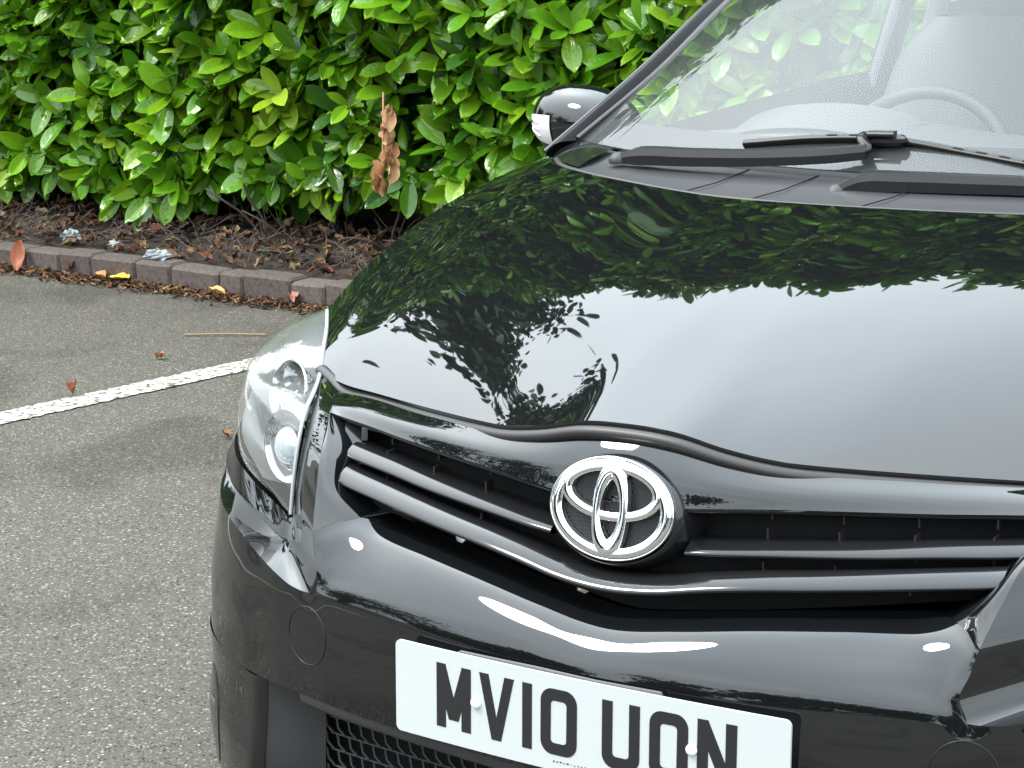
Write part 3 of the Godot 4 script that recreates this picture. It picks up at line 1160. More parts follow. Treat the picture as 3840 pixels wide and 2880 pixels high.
func _lower_front() -> void:
	# round covers of the towing eyes, let into the bumper
	for sd in [-1.0, 1.0]:
		var c := blank()
		var ring := []
		for k in 64:
			var a := TAU * k / 64
			var x: float = sd * 0.431 + cos(a) * 0.036
			var y: float = 0.472 + sin(a) * 0.0375
			ring.append(Vector3(x, y, face_z(x, y) + 0.0001))
		put_sweep(c, ring, oval(0.0008, 0.0009, 6), Vector3(0, 0, 1), true)
		node("tow_eye_cover", c, M.satin, car)
	# soft lip under the bumper
	var e := V([[0, 0.385, -0.0185], [0.12, 0.386, -0.021], [0.24, 0.388, -0.029], [0.36, 0.389, -0.043], [0.41, 0.39, -0.0515], [0.452, 0.39, -0.062]])
	var e2 := []
	var e3 := []
	for q in e:
		e2.append(q + Vector3(0, -0.018, -0.007))
		e3.append(q + Vector3(0, -0.020, -0.035))
	var a := blank()
	put_grid(a, loft([full(e), full(e2), full(e3)], 81, 9), true)
	node("bumper_lip", a, M.cowl, car)
	# air intake: duct walls, mesh, lower edge
	for sd in [-1.0, 1.0]:
		var w := blank()
		var rows := [V([[0.526, 0.389, -0.106], [0.529, 0.33, -0.104], [0.534, 0.26, -0.102], [0.541, 0.17, -0.112]]), V([[0.46, 0.389, -0.072], [0.46, 0.33, -0.085], [0.462, 0.26, -0.095], [0.465, 0.17, -0.1]]), V([[0.452, 0.385, -0.10], [0.452, 0.33, -0.12], [0.453, 0.26, -0.13], [0.456, 0.17, -0.14]])]
		rows[0] = V([[0.530, 0.389, -0.094], [0.533, 0.33, -0.092], [0.538, 0.26, -0.087], [0.546, 0.17, -0.096]])
		rows[1] = V([[0.490, 0.389, -0.104], [0.492, 0.33, -0.104], [0.496, 0.26, -0.100], [0.50, 0.17, -0.106]])
		rows[2] = V([[0.455, 0.385, -0.122], [0.457, 0.33, -0.122], [0.46, 0.26, -0.12], [0.463, 0.17, -0.124]])
		if sd < 0:
			rows = mir_rows(rows)
		put_grid(w, loft(rows, 17, 13), sd > 0)
		node("intake_wall", w, M.plastic, car)
	var back := blank()
	put_quad(back, Vector3(-0.62, 0.16, -0.17), Vector3(0.62, 0.16, -0.17), Vector3(0.62, 0.42, -0.17), Vector3(-0.62, 0.42, -0.17))
	node("intake_back", back, M.deep, car)
	var lip := blank()
	put_grid(lip, loft([full(V([[0, 0.235, -0.14], [0.24, 0.235, -0.15], [0.46, 0.235, -0.16]])), full(V([[0, 0.232, -0.03], [0.24, 0.232, -0.045], [0.50, 0.232, -0.085]])), full(V([[0, 0.215, -0.012], [0.24, 0.215, -0.026], [0.52, 0.215, -0.07]])), full(V([[0, 0.16, -0.02], [0.24, 0.16, -0.032], [0.54, 0.16, -0.09]]))], 61, 13), true)
	node("front_spoiler", lip, M.paint, car)
	var mesh := blank()
	for j in 7:
		var y := 0.355 - j * 0.0235
		var path := []
		for i in 41:
			var x := -0.455 + 0.91 * i / 40.0
			path.append(Vector3(x, y, -0.105 - x * x * 0.12))
		put_sweep(mesh, path, oval(0.002, 0.0016, 6), Vector3.UP)
		for i in 44:
			var x := -0.452 + i * 0.0208
			var zz := -0.105 - x * x * 0.12
			put_sweep(mesh, [Vector3(x, y + 0.001, zz), Vector3(x - 0.009, y + 0.010, zz + 0.001), Vector3(x - 0.0125, y + 0.0235, zz - 0.001)], oval(0.0018, 0.003, 5), Vector3.BACK, false, false)
	var mo := node("intake_mesh", mesh, M.plastic, car)
	mo.set_meta("kind", "stuff")
	# fog lamp pockets at the corners
	for sd in [-1.0, 1.0]:
		var f := blank()
		var rows := []
		for q in [[1.0, -0.0006], [0.97, 0.0012], [0.90, 0.0014], [0.6, 0.0011], [0.3, 0.001], [0.03, 0.001]]:
			var line := []
			for k in 41:
				var t := TAU * k / 40
				var x: float = 0.708 + cos(t) * 0.040 * q[0]
				var y: float = 0.262 + sin(t) * 0.076 * q[0]
				var nn := Vector3(0.60, 0, 0.80)
				var p := Vector3(sd * x, y, face_z(sd * x, y, low_grids))
				line.append(p + Vector3(sd * nn.x, 0, nn.z) * q[1])
			rows.append(line)
		put_grid(f, rows, sd < 0, true)
		node("fog_lamp_pocket", f, M.pocket, car)
		var l := blank()
		put_dome(l, Vector3(sd * 0.700, 0.275, face_z(sd * 0.700, 0.275, low_grids) - 0.001), Vector3(sd * 0.60, 0, 0.80), 0.020, 0.004, 20, 6)
		node("fog_lamp", l, M.housing, car)

var face_grids := []
var low_grids := []
func face_z(x: float, y: float, grids := face_grids) -> float:
	# where the bumper's skin lies in front of (x, y)
	var best := -9.0
	for g in grids:
		for j in g.size() - 1:
			for i in g[0].size() - 1:
				var a: Vector3 = g[j][i]
				var d: Vector3 = g[j + 1][i + 1]
				if minf(a.x, d.x) - 0.004 > x or maxf(a.x, d.x) + 0.004 < x or minf(a.y, d.y) - 0.004 > y or maxf(a.y, d.y) + 0.004 < y:
					continue
				for t in [[a, g[j][i + 1], d], [a, d, g[j + 1][i]]]:
					var u := Vector2(t[1].x - t[0].x, t[1].y - t[0].y)
					var v := Vector2(t[2].x - t[0].x, t[2].y - t[0].y)
					var w := Vector2(x - t[0].x, y - t[0].y)
					var den := u.cross(v)
					if absf(den) < 1e-12:
						continue
					var p := w.cross(v) / den
					var q := u.cross(w) / den
					if p > -0.01 and q > -0.01 and p + q < 1.02:
						best = maxf(best, t[0].z + p * (t[1].z - t[0].z) + q * (t[2].z - t[0].z))
	return best
var WS_LOW := V([[0, 0.955, -1.08], [0.18, 0.956, -1.09], [0.36, 0.958, -1.12], [0.54, 0.961, -1.17], [0.66, 0.965, -1.225], [0.715, 0.966, -1.262]])
var WS_TOP := V([[0, 1.47, -2.0], [0.18, 1.468, -2.01], [0.33, 1.462, -2.05], [0.46, 1.45, -2.12], [0.545, 1.435, -2.2], [0.585, 1.42, -2.26]])

func screen_rows(lift: float) -> Array:
	var lo := []
	var mi := []
	var hi := []
	for k in 6:
		var n := Vector3(WS_LOW[k].x * 0.35, 0.86, 0.5).normalized() * lift
		lo.append(WS_LOW[k] + n)
		hi.append(WS_TOP[k] + n)
		mi.append(WS_LOW[k].lerp(WS_TOP[k], 0.5) + n + Vector3(0.006 * signf(WS_LOW[k].x), 0.010, 0.012))
	return [full(lo), full(mi), full(hi)]

func _screen_and_cowl() -> void:
	var s := Node3D.new()
	s.name = "windscreen"
	car.add_child(s)
	var g := loft(screen_rows(0.0), 81, 41)
	var a := blank()
	put_grid(a, g, false)
	node("pane", a, M.glass, s)
	# black ceramic border lies behind the glass
	var gb := loft(screen_rows(-0.003), 161, 81)
	var f := blank()
	for j in 80:
		for i in 160:
			var u := absf(i + 0.5 - 80.0) / 80.0
			var v := (j + 0.5) / 80.0
			# clear pane with rounded lower corners
			var lim_u := 0.895
			var lim_v := 0.075
			var ins := u < lim_u and v > lim_v and v < 0.95
			var cu := u - (lim_u - 0.06)
			var cv := (lim_v + 0.075) - v
			if ins and cu > 0 and cv > 0 and (cu / 0.06) ** 2 + (cv / 0.075) ** 2 > 1.0:
				ins = false
			if not ins:
				put_quad(f, gb[j][i], gb[j][i + 1], gb[j + 1][i + 1], gb[j + 1][i])
	node("ceramic_border", f, M.frit, s)
	# cowl
	var c := blank()
	var r0 := []
	var r1 := []
	var r2 := []
	for k in [0, 2, 4, 5, 6, 7, 8]:
		var q: Vector3 = BONNET_REAR[k]
		r0.append(q + Vector3(0, -0.022, -0.004))
		r1.append(q + Vector3(-0.002, -0.0065, -0.022))
	var r3 := V([[0, 0.944, -1.075], [0.15, 0.945, -1.083], [0.30, 0.947, -1.105], [0.44, 0.950, -1.14], [0.54, 0.954, -1.168], [0.62, 0.957, -1.20], [0.69, 0.960, -1.245]])
	for k in 7:
		r2.append(r1[k].lerp(r3[k], 0.45) + Vector3(0, -0.006, 0))
	put_grid(c, loft([full(r0), full(r1)], 101, 5), false)
	put_grid(c, loft([full(r1), full(r2), full(r3)], 101, 13), false)
	node("cowl_panel", c, M.cowl, car)
	var st := []
	for q in r1:
		st.append(q + Vector3(0, 0.001, 0.004))
	var sb := blank()
	put_sweep(sb, arc(full(st), 100), oval(0.006, 0.005, 8), Vector3.UP)
	node("cowl_seal", sb, M.rubber, car)
	# joints in the cowl
	for x in [-0.205, -0.335, -0.02]:
		var l := blank()
		var q0: Vector3 = at(full(r1), 6.0 + x / 0.15)
		var q1: Vector3 = at(full(r3), 6.0 + (x + 0.03) / 0.15)
		put_sweep(l, [q0 + Vector3(0, 0.002, 0), q0.lerp(q1, 0.5) + Vector3(0, -0.002, 0), q1 + Vector3(0, 0.001, 0)], oval(0.0012, 0.001, 5), Vector3.UP)
		node("cowl_joint", l, M.deep, car)
	for sd in [-1.0, 1.0]:
		var p := blank()
		var rows := [V([[0.742, 0.938, -1.207], [0.68, 0.948, -1.115], [0.60, 0.9445, -1.06]]), V([[0.733, 0.951, -1.222], [0.675, 0.957, -1.155], [0.605, 0.953, -1.115]]), V([[0.712, 0.966, -1.255], [0.665, 0.966, -1.215], [0.60, 0.962, -1.185]])]
		if sd < 0:
			rows = mir_rows(rows)
		put_grid(p, loft(rows, 25, 17), sd < 0)
		node("cowl_corner", p, M.gloss, car)
	_wiper(V([[-0.548, 0.957, -1.105], [-0.50, 0.9655, -1.098], [-0.40, 0.9685, -1.085], [-0.27, 0.9735, -1.078], [-0.16, 0.981, -1.082], [-0.10, 0.9875, -1.095]]), V([[-0.335, 0.984, -1.150], [-0.20, 0.9975, -1.148], [-0.08, 0.9995, -1.145], [0.06, 0.984, -1.130], [0.17, 0.972, -1.112], [0.25, 0.966, -1.105]]), Vector3(-0.085, 1.0, -1.132))
	_wiper(V([[-0.115, 0.934, -1.015], [-0.075, 0.951, -1.020], [0.0, 0.9545, -1.022], [0.12, 0.9555, -1.028], [0.28, 0.957, -1.045], [0.40, 0.968, -1.075]]), V([[0.20, 0.9725, -1.118], [0.30, 0.976, -1.13], [0.40, 0.979, -1.143], [0.5, 0.98, -1.165], [0.60, 0.981, -1.20]]), Vector3(0.41, 0.982, -1.125))

func _wiper(arm: Array, blade: Array, joint: Vector3) -> void:
	var w := Node3D.new()
	w.name = "wiper"
	car.add_child(w, true)
	var a := blank()
	var path := arc(arm, 40)
	var sc := []
	for k in 40:
		var t := k / 39.0
		sc.append(lerpf(1.0, 0.72, t) * (0.55 + 0.45 * smoothstep(0.0, 0.12, t)))
	var sec := [Vector2(-0.012, -0.018), Vector2(-0.013, 0.006), Vector2(-0.008, 0.014), Vector2(0.008, 0.012), Vector2(0.0135, -0.001), Vector2(0.013, -0.018)]
	put_sweep(a, path, sec, Vector3.UP, false, true, sc, true)
	node("wiper_arm", a, M.satin, w)
	var piv := blank()
	put_dome(piv, arm[0] + Vector3(0.0, -0.004, 0.0), Vector3(0, 0.9, 0.3).normalized(), 0.017, 0.014, 20, 7)
	node("wiper_pivot", piv, M.plastic, w)
	var b := blank()
	put_sweep(b, arc(blade, 60), [Vector2(-0.006, -0.004), Vector2(-0.006, 0.004), Vector2(-0.003, 0.006), Vector2(0.004, 0.006), Vector2(0.006, 0.003), Vector2(0.006, -0.004)], Vector3(0, 0.85, 0.5))
	node("wiper_blade", b, M.satin, w)
	var rb := blank()
	var low := []
	for q in arc(blade, 60):
		low.append(q + Vector3(0, -0.010, -0.005))
	put_sweep(rb, low, [Vector2(-0.002, -0.005), Vector2(-0.002, 0.007), Vector2(0.002, 0.007), Vector2(0.002, -0.005)], Vector3(0, 0.85, 0.5))
	node("wiper_rubber", rb, M.rubber, w)
	# slots punched in the blade's spine
	var bp := arc(blade, 61)
	for k in [16, 20, 24, 38, 42, 46, 50]:
		var s := blank()
		var q: Vector3 = bp[k]
		var tg: Vector3 = (bp[k + 1] - bp[k - 1]).normalized()
		var up := Vector3(0, 0.85, 0.5).normalized()
		var z := tg.cross(up).normalized()
		put_box(s, Transform3D(Basis(tg, z.cross(tg).normalized(), z), q + up * 0.0056), Vector3(0.019, 0.0022, 0.0045), 0.0008)
		node("blade_slot", s, M.deep, w)
	var j := blank()
	put_box(j, Transform3D(Basis(Vector3.BACK, 0.05), joint), Vector3(0.075, 0.018, 0.020), 0.006)
	node("blade_clip", j, M.gloss, w)
	var el := blank()
	put_sweep(el, arc([arm[-1] + Vector3(-0.03, -0.002, 0.0), arm[-1] + Vector3(0.0, 0.0, -0.002), joint + Vector3(-0.035, 0.006, 0.006), joint + Vector3(0.02, 0.010, 0.004)], 16), [Vector2(-0.008, -0.006), Vector2(-0.008, 0.006), Vector2(0.008, 0.006), Vector2(0.008, -0.006)], Vector3.UP)
	node("wiper_elbow", el, M.satin, w)

func _mirrors() -> void:
	for sd in [-1.0, 1.0]:
		var m := Node3D.new()
		m.name = "door_mirror"
		car.add_child(m, true)
		var c := Vector3(sd * 0.853, 0.968, -1.53)
		var prof := func(u: float, v: float, grow: float) -> Vector3:
			# v runs round the axis from the car outwards (u from 0 inside to PI outside)
			var su := pow(absf(sin(u)), 0.72)
			var cu := -cos(u)
			var x := cu * (0.118 + grow)
			var yy := sin(v) * (0.070 + grow) * su * (1.0 + 0.10 * cu)
			if yy < 0:
				yy *= 1.02 + 0.1 * cu
			var zz := cos(v) * (0.085 + grow) * su
			if zz < 0:
				zz *= 0.45
			return c + Vector3(sd * x, yy + 0.006 * cu, zz + 0.02 * (1.0 - cu) * 0.5 - 0.02)
		var g := []
		for j in 41:
			var l := []
			for i in 49:
				l.append(prof.call(PI * (0.02 + 0.96 * j / 40.0), TAU * i / 48.0, 0.0))
			g.append(l)
		var a := blank()
		put_grid(a, g, sd < 0, true)
		node("mirror_shell", a, M.paint, m)
		var lens := []
		for j in 15:
			var l := []
			for i in 13:
				l.append(prof.call(PI * (0.62 + 0.33 * j / 14.0), -0.66 + 0.86 * i / 12.0, 0.0022))
			lens.append(l)
		var b := blank()
		put_grid(b, lens, sd < 0)
		var lm := mat(Color(0.62, 0.62, 0.60), 0.22, 0.0, 0.6)
		node("indicator_lens", b, lm, m)
		for k in 3:
			var rib := []
			for i in 9:
				rib.append(prof.call(PI * (0.72 + 0.21 * i / 8.0), -0.45 + k * 0.2, 0.0026))
			var rb := blank()
			put_sweep(rb, rib, oval(0.0014, 0.0014, 6), Vector3.UP)
			node("lens_rib", rb, M.reflector, m)
		var low := []
		for j in 21:
			var l := []
			for i in 9:
				l.append(prof.call(PI * (0.10 + 0.80 * j / 20.0), -1.5 + 0.78 * i / 8.0, 0.0012))
			low.append(l)
		var d := blank()
		put_grid(d, low, sd < 0)
		node("mirror_base_cap", d, M.plastic, m)
		var foot := blank()
		put_sweep(foot, [Vector3(sd * 0.73, 0.955, -1.44), Vector3(sd * 0.80, 0.945, -1.47), Vector3(sd * 0.86, 0.935, -1.49)], oval(0.030, 0.022, 12), Vector3.UP)
		node("mirror_foot", foot, M.plastic, m)

func _cabin_and_body() -> void:
	# A pillars
	for sd in [-1.0, 1.0]:
		var o := V([[0.752, 0.944, -1.205], [0.690, 1.072, -1.45], [0.657, 1.193, -1.70], [0.60, 1.405, -2.22]])
		var mid := V([[0.738, 0.962, -1.215], [0.680, 1.082, -1.440], [0.645, 1.207, -1.685], [0.588, 1.418, -2.205]])
		var inn := V([[0.708, 0.966, -1.255], [0.652, 1.068, -1.45], [0.612, 1.196, -1.695], [0.555, 1.41, -2.21]])
		var outb := V([[0.752, 0.93, -1.26], [0.70, 1.055, -1.50], [0.668, 1.178, -1.745], [0.612, 1.395, -2.26]])
		var rows := [inn, mid, o, outb]
		var a := blank()
		put_grid(a, loft(rows if sd > 0 else mir_rows(rows), 41, 13), sd < 0)
		node("windscreen_pillar", a, M.pillar, car)
		var tr := []
		for q in o:
			tr.append(q + Vector3(0.001, 0.005, 0.003))
		var t := blank()
		put_sweep(t, arc(tr if sd > 0 else mir(tr), 40), oval(0.0045, 0.0035, 8), Vector3.UP)
		node("pillar_trim", t, M.gloss, car)
		var gr := []
		for q in inn:
			gr.append(q + Vector3(0.006, 0.003, 0.003))
		var gb := blank()
		put_sweep(gb, arc(gr if sd > 0 else mir(gr), 40), oval(0.006, 0.004, 8), Vector3.UP)
		node("windscreen_seal", gb, M.rubber, car)
		# front wing
		var w := blank()
		var w0 := []
		var w1 := []
		for q in bonnet_edge:
			w0.append(q + Vector3(0.0055, -0.006, 0.0))
			w1.append(Vector3(lerpf(q.x, 0.86, 0.52), q.y - 0.035, q.z - 0.035))
		var wr := [w0, w1,
			V([[0.852, 0.70, -0.640], [0.852, 0.745, -0.735], [0.850, 0.785, -0.85], [0.848, 0.80, -0.98], [0.848, 0.81, -1.12], [0.85, 0.815, -1.25]]),
			V([[0.874, 0.64, -0.615], [0.880, 0.665, -0.70], [0.884, 0.70, -0.83], [0.884, 0.705, -0.98], [0.882, 0.69, -1.15], [0.878, 0.62, -1.30]])]
		put_grid(w, loft(wr if sd > 0 else mir_rows(wr), 41, 25), sd < 0)
		node("front_wing", w, M.paint, car)
		var wl := blank()
		put_grid(wl, loft([V([[sd * 0.884, 0.62, -0.62], [sd * 0.884, 0.70, -0.95], [sd * 0.88, 0.60, -1.3]]), V([[sd * 0.60, 0.62, -0.62], [sd * 0.60, 0.70, -0.95], [sd * 0.60, 0.60, -1.3]])], 17, 3), sd > 0)
		node("wheel_arch_liner", wl, M.deep, car)
		# flank: doors and rear quarter
		var fl := [
			V([[0.757, 0.932, -1.24], [0.775, 0.955, -2.0], [0.775, 0.975, -3.0], [0.73, 0.985, -3.92]]),
			V([[0.80, 0.912, -1.25], [0.83, 0.925, -2.0], [0.83, 0.935, -3.0], [0.77, 0.94, -3.95]]),
			V([[0.85, 0.815, -1.26], [0.872, 0.81, -2.0], [0.872, 0.815, -3.0], [0.80, 0.81, -3.98]]),
			V([[0.878, 0.60, -1.30], [0.885, 0.60, -2.0], [0.885, 0.60, -3.0], [0.81, 0.60, -3.99]]),
			V([[0.865, 0.24, -1.30], [0.865, 0.23, -2.0], [0.865, 0.23, -2.95], [0.79, 0.30, -3.95]])]
		var fb := blank()
		put_grid(fb, loft(fl if sd > 0 else mir_rows(fl), 41, 33), sd < 0)
		node("door_panel", fb, M.paint, car)
		# side glass and roof rail
		var gl := [V([[0.735, 0.955, -1.42], [0.755, 0.965, -2.0], [0.76, 0.978, -2.72]]), V([[0.62, 1.29, -1.93], [0.615, 1.43, -2.35], [0.62, 1.445, -2.88]])]
		var sg := blank()
		put_grid(sg, loft(gl if sd > 0 else mir_rows(gl), 17, 9), sd < 0)
		node("side_window", sg, M.side_glass, car)
		var gl2 := [V([[0.757, 0.98, -2.84], [0.755, 0.985, -3.2], [0.74, 0.99, -3.6]]), V([[0.62, 1.445, -2.98], [0.615, 1.43, -3.25], [0.60, 1.36, -3.6]])]
		var sg2 := blank()
		put_grid(sg2, loft(gl2 if sd > 0 else mir_rows(gl2), 17, 9), sd < 0)
		node("side_window", sg2, M.side_glass, car)
		var bp := blank()
		put_sweep(bp, [Vector3(sd * 0.745, 0.93, -2.78), Vector3(sd * 0.69, 1.2, -2.85), Vector3(sd * 0.615, 1.44, -2.93)], oval(0.03, 0.045, 10), Vector3(0, 0, 1))
		node("door_pillar", bp, M.gloss, car)
		var bt := blank()
		put_sweep(bt, [Vector3(sd * 0.69, 0.80, -2.86), Vector3(sd * 0.64, 1.15, -2.93), Vector3(sd * 0.565, 1.40, -3.0)], oval(0.022, 0.05, 10), Vector3(0, 0, 1))
		node("pillar_lining", bt, M.cream, car)
		var rl := blank()
		put_sweep(rl, arc([Vector3(sd * 0.60, 1.405, -2.22), Vector3(sd * 0.61, 1.45, -2.6), Vector3(sd * 0.605, 1.45, -3.1), Vector3(sd * 0.59, 1.37, -3.65), Vector3(sd * 0.66, 1.0, -3.97)], 40), oval(0.03, 0.03, 10), Vector3.UP)
		node("roof_rail", rl, M.paint, car)
		for z in [-0.93, -3.38]:
			_wheel(sd, z)
	var roof := blank()
	var tops := full(WS_TOP)
	var rr := [tops, full(V([[0, 1.515, -2.55], [0.18, 1.512, -2.55], [0.33, 1.505, -2.55], [0.46, 1.49, -2.55], [0.56, 1.475, -2.57], [0.61, 1.455, -2.6]])), full(V([[0, 1.49, -3.2], [0.18, 1.488, -3.2], [0.33, 1.482, -3.2], [0.46, 1.47, -3.2], [0.55, 1.45, -3.2], [0.605, 1.43, -3.2]])), full(V([[0, 1.41, -3.75], [0.18, 1.41, -3.75], [0.33, 1.40, -3.74], [0.46, 1.39, -3.72], [0.54, 1.37, -3.70], [0.59, 1.35, -3.66]]))]
	put_grid(roof, loft(rr, 61, 33), false)
	node("roof", roof, M.paint, car)
	var lin := blank()
	var rl2 := []
	for q in rr:
		var l := []
		for v in q:
			l.append(v + Vector3(0, -0.025, 0))
		rl2.append(l)
	put_grid(lin, loft(rl2, 31, 17), true)
	node("roof_lining", lin, M.cream, car)
	var rw := blank()
	put_grid(rw, loft([full(V([[0, 1.41, -3.76], [0.3, 1.40, -3.75], [0.59, 1.35, -3.67]])), full(V([[0, 1.02, -4.0], [0.35, 1.01, -3.99], [0.69, 1.0, -3.93]]))], 31, 9), false)
	node("rear_window", rw, M.side_glass, car)
	var hatch := blank()
	put_grid(hatch, loft([full(V([[0, 1.02, -4.0], [0.35, 1.01, -3.99], [0.73, 0.985, -3.92]])), full(V([[0, 0.75, -4.05], [0.4, 0.75, -4.04], [0.79, 0.75, -3.98]])), full(V([[0, 0.30, -4.05], [0.4, 0.30, -4.04], [0.79, 0.30, -3.96]]))], 31, 17), false)
	node("tailgate", hatch, M.paint, car)
	var floor_ := blank()
	put_quad(floor_, Vector3(-0.55, 0.22, -0.3), Vector3(0.55, 0.22, -0.3), Vector3(0.55, 0.22, -3.95), Vector3(-0.55, 0.22, -3.95))
	node("floor_pan", floor_, M.deep, car)
	var bulk := blank()
	put_quad(bulk, Vector3(-0.70, 0.22, -1.02), Vector3(0.70, 0.22, -1.02), Vector3(0.70, 0.90, -1.02), Vector3(-0.70, 0.90, -1.02))
	node("bulkhead", bulk, M.deep, car)
	_interior()

func _wheel(sd: float, z: float) -> void:
	var w := Node3D.new()
	w.name = "wheel"
	car.add_child(w, true)
	var t := Transform3D(Basis(Vector3(0, 0, -sd), Vector3(0, 1, 0), Vector3(sd, 0, 0)), Vector3(sd * 0.775, 0.31, z))
	var a := blank()
	put_lathe(a, t, [Vector2(0.20, -0.10), Vector2(0.27, -0.10), Vector2(0.305, -0.085), Vector2(0.31, 0.0), Vector2(0.305, 0.08), Vector2(0.275, 0.097), Vector2(0.205, 0.09)], 48, true)
	node("tyre", a, M.tyre, w)
	var r := blank()
	put_lathe(r, t, [Vector2(0.205, 0.09), Vector2(0.198, 0.075), Vector2(0.19, 0.0), Vector2(0.02, 0.0)], 48, true)
	for k in 5:
		var an := TAU * k / 5.0
		var d := Vector3(cos(an), sin(an), 0)
		put_sweep(r, [t * (d * 0.03 + Vector3(0, 0, 0.06)), t * (d * 0.12 + Vector3(0, 0, 0.07)), t * (d * 0.197 + Vector3(0, 0, 0.075))], oval(0.022, 0.01, 8), t.basis.z)
	node("rim", r, M.alloy, w)

func _interior() -> void:
	var d := blank()
	var rows := [
		full(V([[0, 0.935, -1.13], [0.2, 0.936, -1.135], [0.4, 0.938, -1.17], [0.6, 0.94, -1.25], [0.68, 0.935, -1.32]])),
		full(V([[0, 0.955, -1.30], [0.2, 0.957, -1.31], [0.4, 0.958, -1.33], [0.6, 0.948, -1.40], [0.70, 0.935, -1.46]])),
		full(V([[0, 0.965, -1.50], [0.2, 0.972, -1.51], [0.4, 0.972, -1.52], [0.6, 0.955, -1.56], [0.71, 0.935, -1.60]])),
		full(V([[0, 0.93, -1.68], [0.2, 0.945, -1.72], [0.4, 0.945, -1.72], [0.6, 0.92, -1.68], [0.71, 0.90, -1.68]])),
		full(V([[0, 0.60, -1.66], [0.2, 0.62, -1.68], [0.4, 0.62, -1.68], [0.6, 0.62, -1.66], [0.71, 0.62, -1.66]]))]
	put_grid(d, loft(rows, 61, 41), false)
	node("dashboard", d, M.dash, car)
	var hood := blank()
	var hp := []
	for k in 17:
		var a := PI * k / 16.0
		hp.append(Vector3(-0.36 - cos(a) * 0.19, 0.955 + sin(a) * 0.055, -1.60))
	var hq := []
	for q in hp:
		hq.append(q + Vector3(0, -0.03, 0.16))
	put_grid(hood, [hp, hq], true)
	node("instrument_hood", hood, M.dash, car)
	var s := Node3D.new()
	s.name = "steering_wheel"
	car.add_child(s)
	var t := Transform3D(Basis(Vector3.RIGHT, deg_to_rad(-24.0)), Vector3(-0.33, 0.83, -1.95))
	var ring := []
	for k in 48:
		var a := TAU * k / 48.0
		ring.append(t * Vector3(cos(a) * 0.185, sin(a) * 0.18, 0))
	var rg := blank()
	put_sweep(rg, ring, oval(0.015, 0.013, 10), t.basis.z, true)
	node("wheel_rim", rg, M.trim, s)
	var hub := blank()
	put_dome(hub, t * Vector3(0, 0, -0.0), t.basis.z, 0.075, 0.03, 24, 7)
	node("wheel_hub", hub, M.trim, s)
	for an in [0.0, PI, -PI / 2.0]:
		var sp := blank()
		put_sweep(sp, [t * Vector3(cos(an) * 0.06, sin(an) * 0.06, 0.01), t * Vector3(cos(an) * 0.18, sin(an) * 0.175, 0)], oval(0.018, 0.008, 8), t.basis.z)
		node("wheel_spoke", sp, M.trim, s)
	for x in [-0.36, 0.36]:
		var seat := Node3D.new()
		seat.name = "seat"
		car.add_child(seat, true)
		var b := blank()
		var sr := []
		for q in [[0.50, -2.28, 0.22], [0.62, -2.34, 0.25], [0.85, -2.43, 0.25], [1.05, -2.52, 0.21], [1.12, -2.56, 0.15]]:
			var l := []
			for k in 25:
				var a := TAU * k / 24.0
				var cx: float = signf(cos(a)) * pow(absf(cos(a)), 0.5) * q[2]
				var cz := signf(sin(a)) * pow(absf(sin(a)), 0.6) * 0.075
				l.append(Vector3(x + cx, q[0], q[1] + cz))
			sr.append(l)
		put_grid(b, loft(sr, 49, 17), true, true)
		node("seat_back", b, M.trim, seat)
		var hr := blank()
		put_dome(hr, Vector3(x, 1.18, -2.60), Vector3(0, 1, 0), 0.13, 0.09, 24, 8)
		put_dome(hr, Vector3(x, 1.18, -2.60), Vector3(0, -1, 0), 0.13, 0.07, 24, 8)
		for k in hr.v.size():
			hr.v[k] = Vector3(hr.v[k].x, hr.v[k].y, -2.60 + (hr.v[k].z + 2.60) * 0.45)
		node("headrest", hr, M.trim, seat)
		var cu := blank()
		put_box(cu, Transform3D(Basis(), Vector3(x, 0.45, -2.08)), Vector3(0.48, 0.14, 0.46), 0.05)
		node("seat_cushion", cu, M.trim, seat)
	var mh := blank()
	put_box(mh, Transform3D(Basis(Vector3.UP, 0.2), Vector3(0, 1.36, -1.98)), Vector3(0.22, 0.06, 0.03), 0.012)
	node("cabin_mirror", mh, M.dash, car)
# ---------------------------------------------------------------- hedge
func hedge_z(x: float) -> float:
	return -4.14 + minf(x + 2.6, 0.0) * 0.085

func leaf_mesh(curl: float, fold: float, wid: float, tone := 1.0) -> ArrayMesh:
	# unit leaf along +y, upper face +z
	var a := blank()
	a.c = PackedColorArray()
	var nr := 8
	var cols := [-1.0, -0.55, -0.085, 0.085, 0.55, 1.0]
	var g := []
	for j in nr:
		var t := j / float(nr - 1)
		var w := wid * 0.5 * pow(sin(PI * pow(clampf(t, 0.0, 1.0), 1.25)), 0.62)
		if j == 0:
			w = 0.012
		if j == nr - 1:
			w = 0.004
		var line := []
		for c in cols:
			var x: float = w * c
			var z: float = -fold * (1.0 - absf(c)) * w * 1.6 - curl * t * t + sin(t * 9.0 + c * 2.0) * 0.008 * absf(c)
			line.append(Vector3(x, t, z + fold * w))
		g.append(line)
	put_grid(a, g, false)
	for j in nr:
		for c in cols:
			if absf(c) < 0.1:
				a.c.append(Color(2.3, 1.8, 1.6) * tone)
			else:
				a.c.append(Color(1, 1, 1) * tone)
	return to_mesh(a)

var leaf_bumps: NoiseTexture2D
func leaf_mat(c: Color, rough := 0.22) -> StandardMaterial3D:
	var m := mat(c, rough, 0.0, 0.5)
	if leaf_bumps == null:
		leaf_bumps = noise_tex(71, 0.02, 256, [], [], true, 5.0)
	m.normal_enabled = true
	m.normal_texture = leaf_bumps
	m.normal_scale = 0.5
	m.vertex_color_use_as_albedo = true
	m.backlight_enabled = true
	m.backlight = Color(0.35, 0.42, 0.12)
	return m

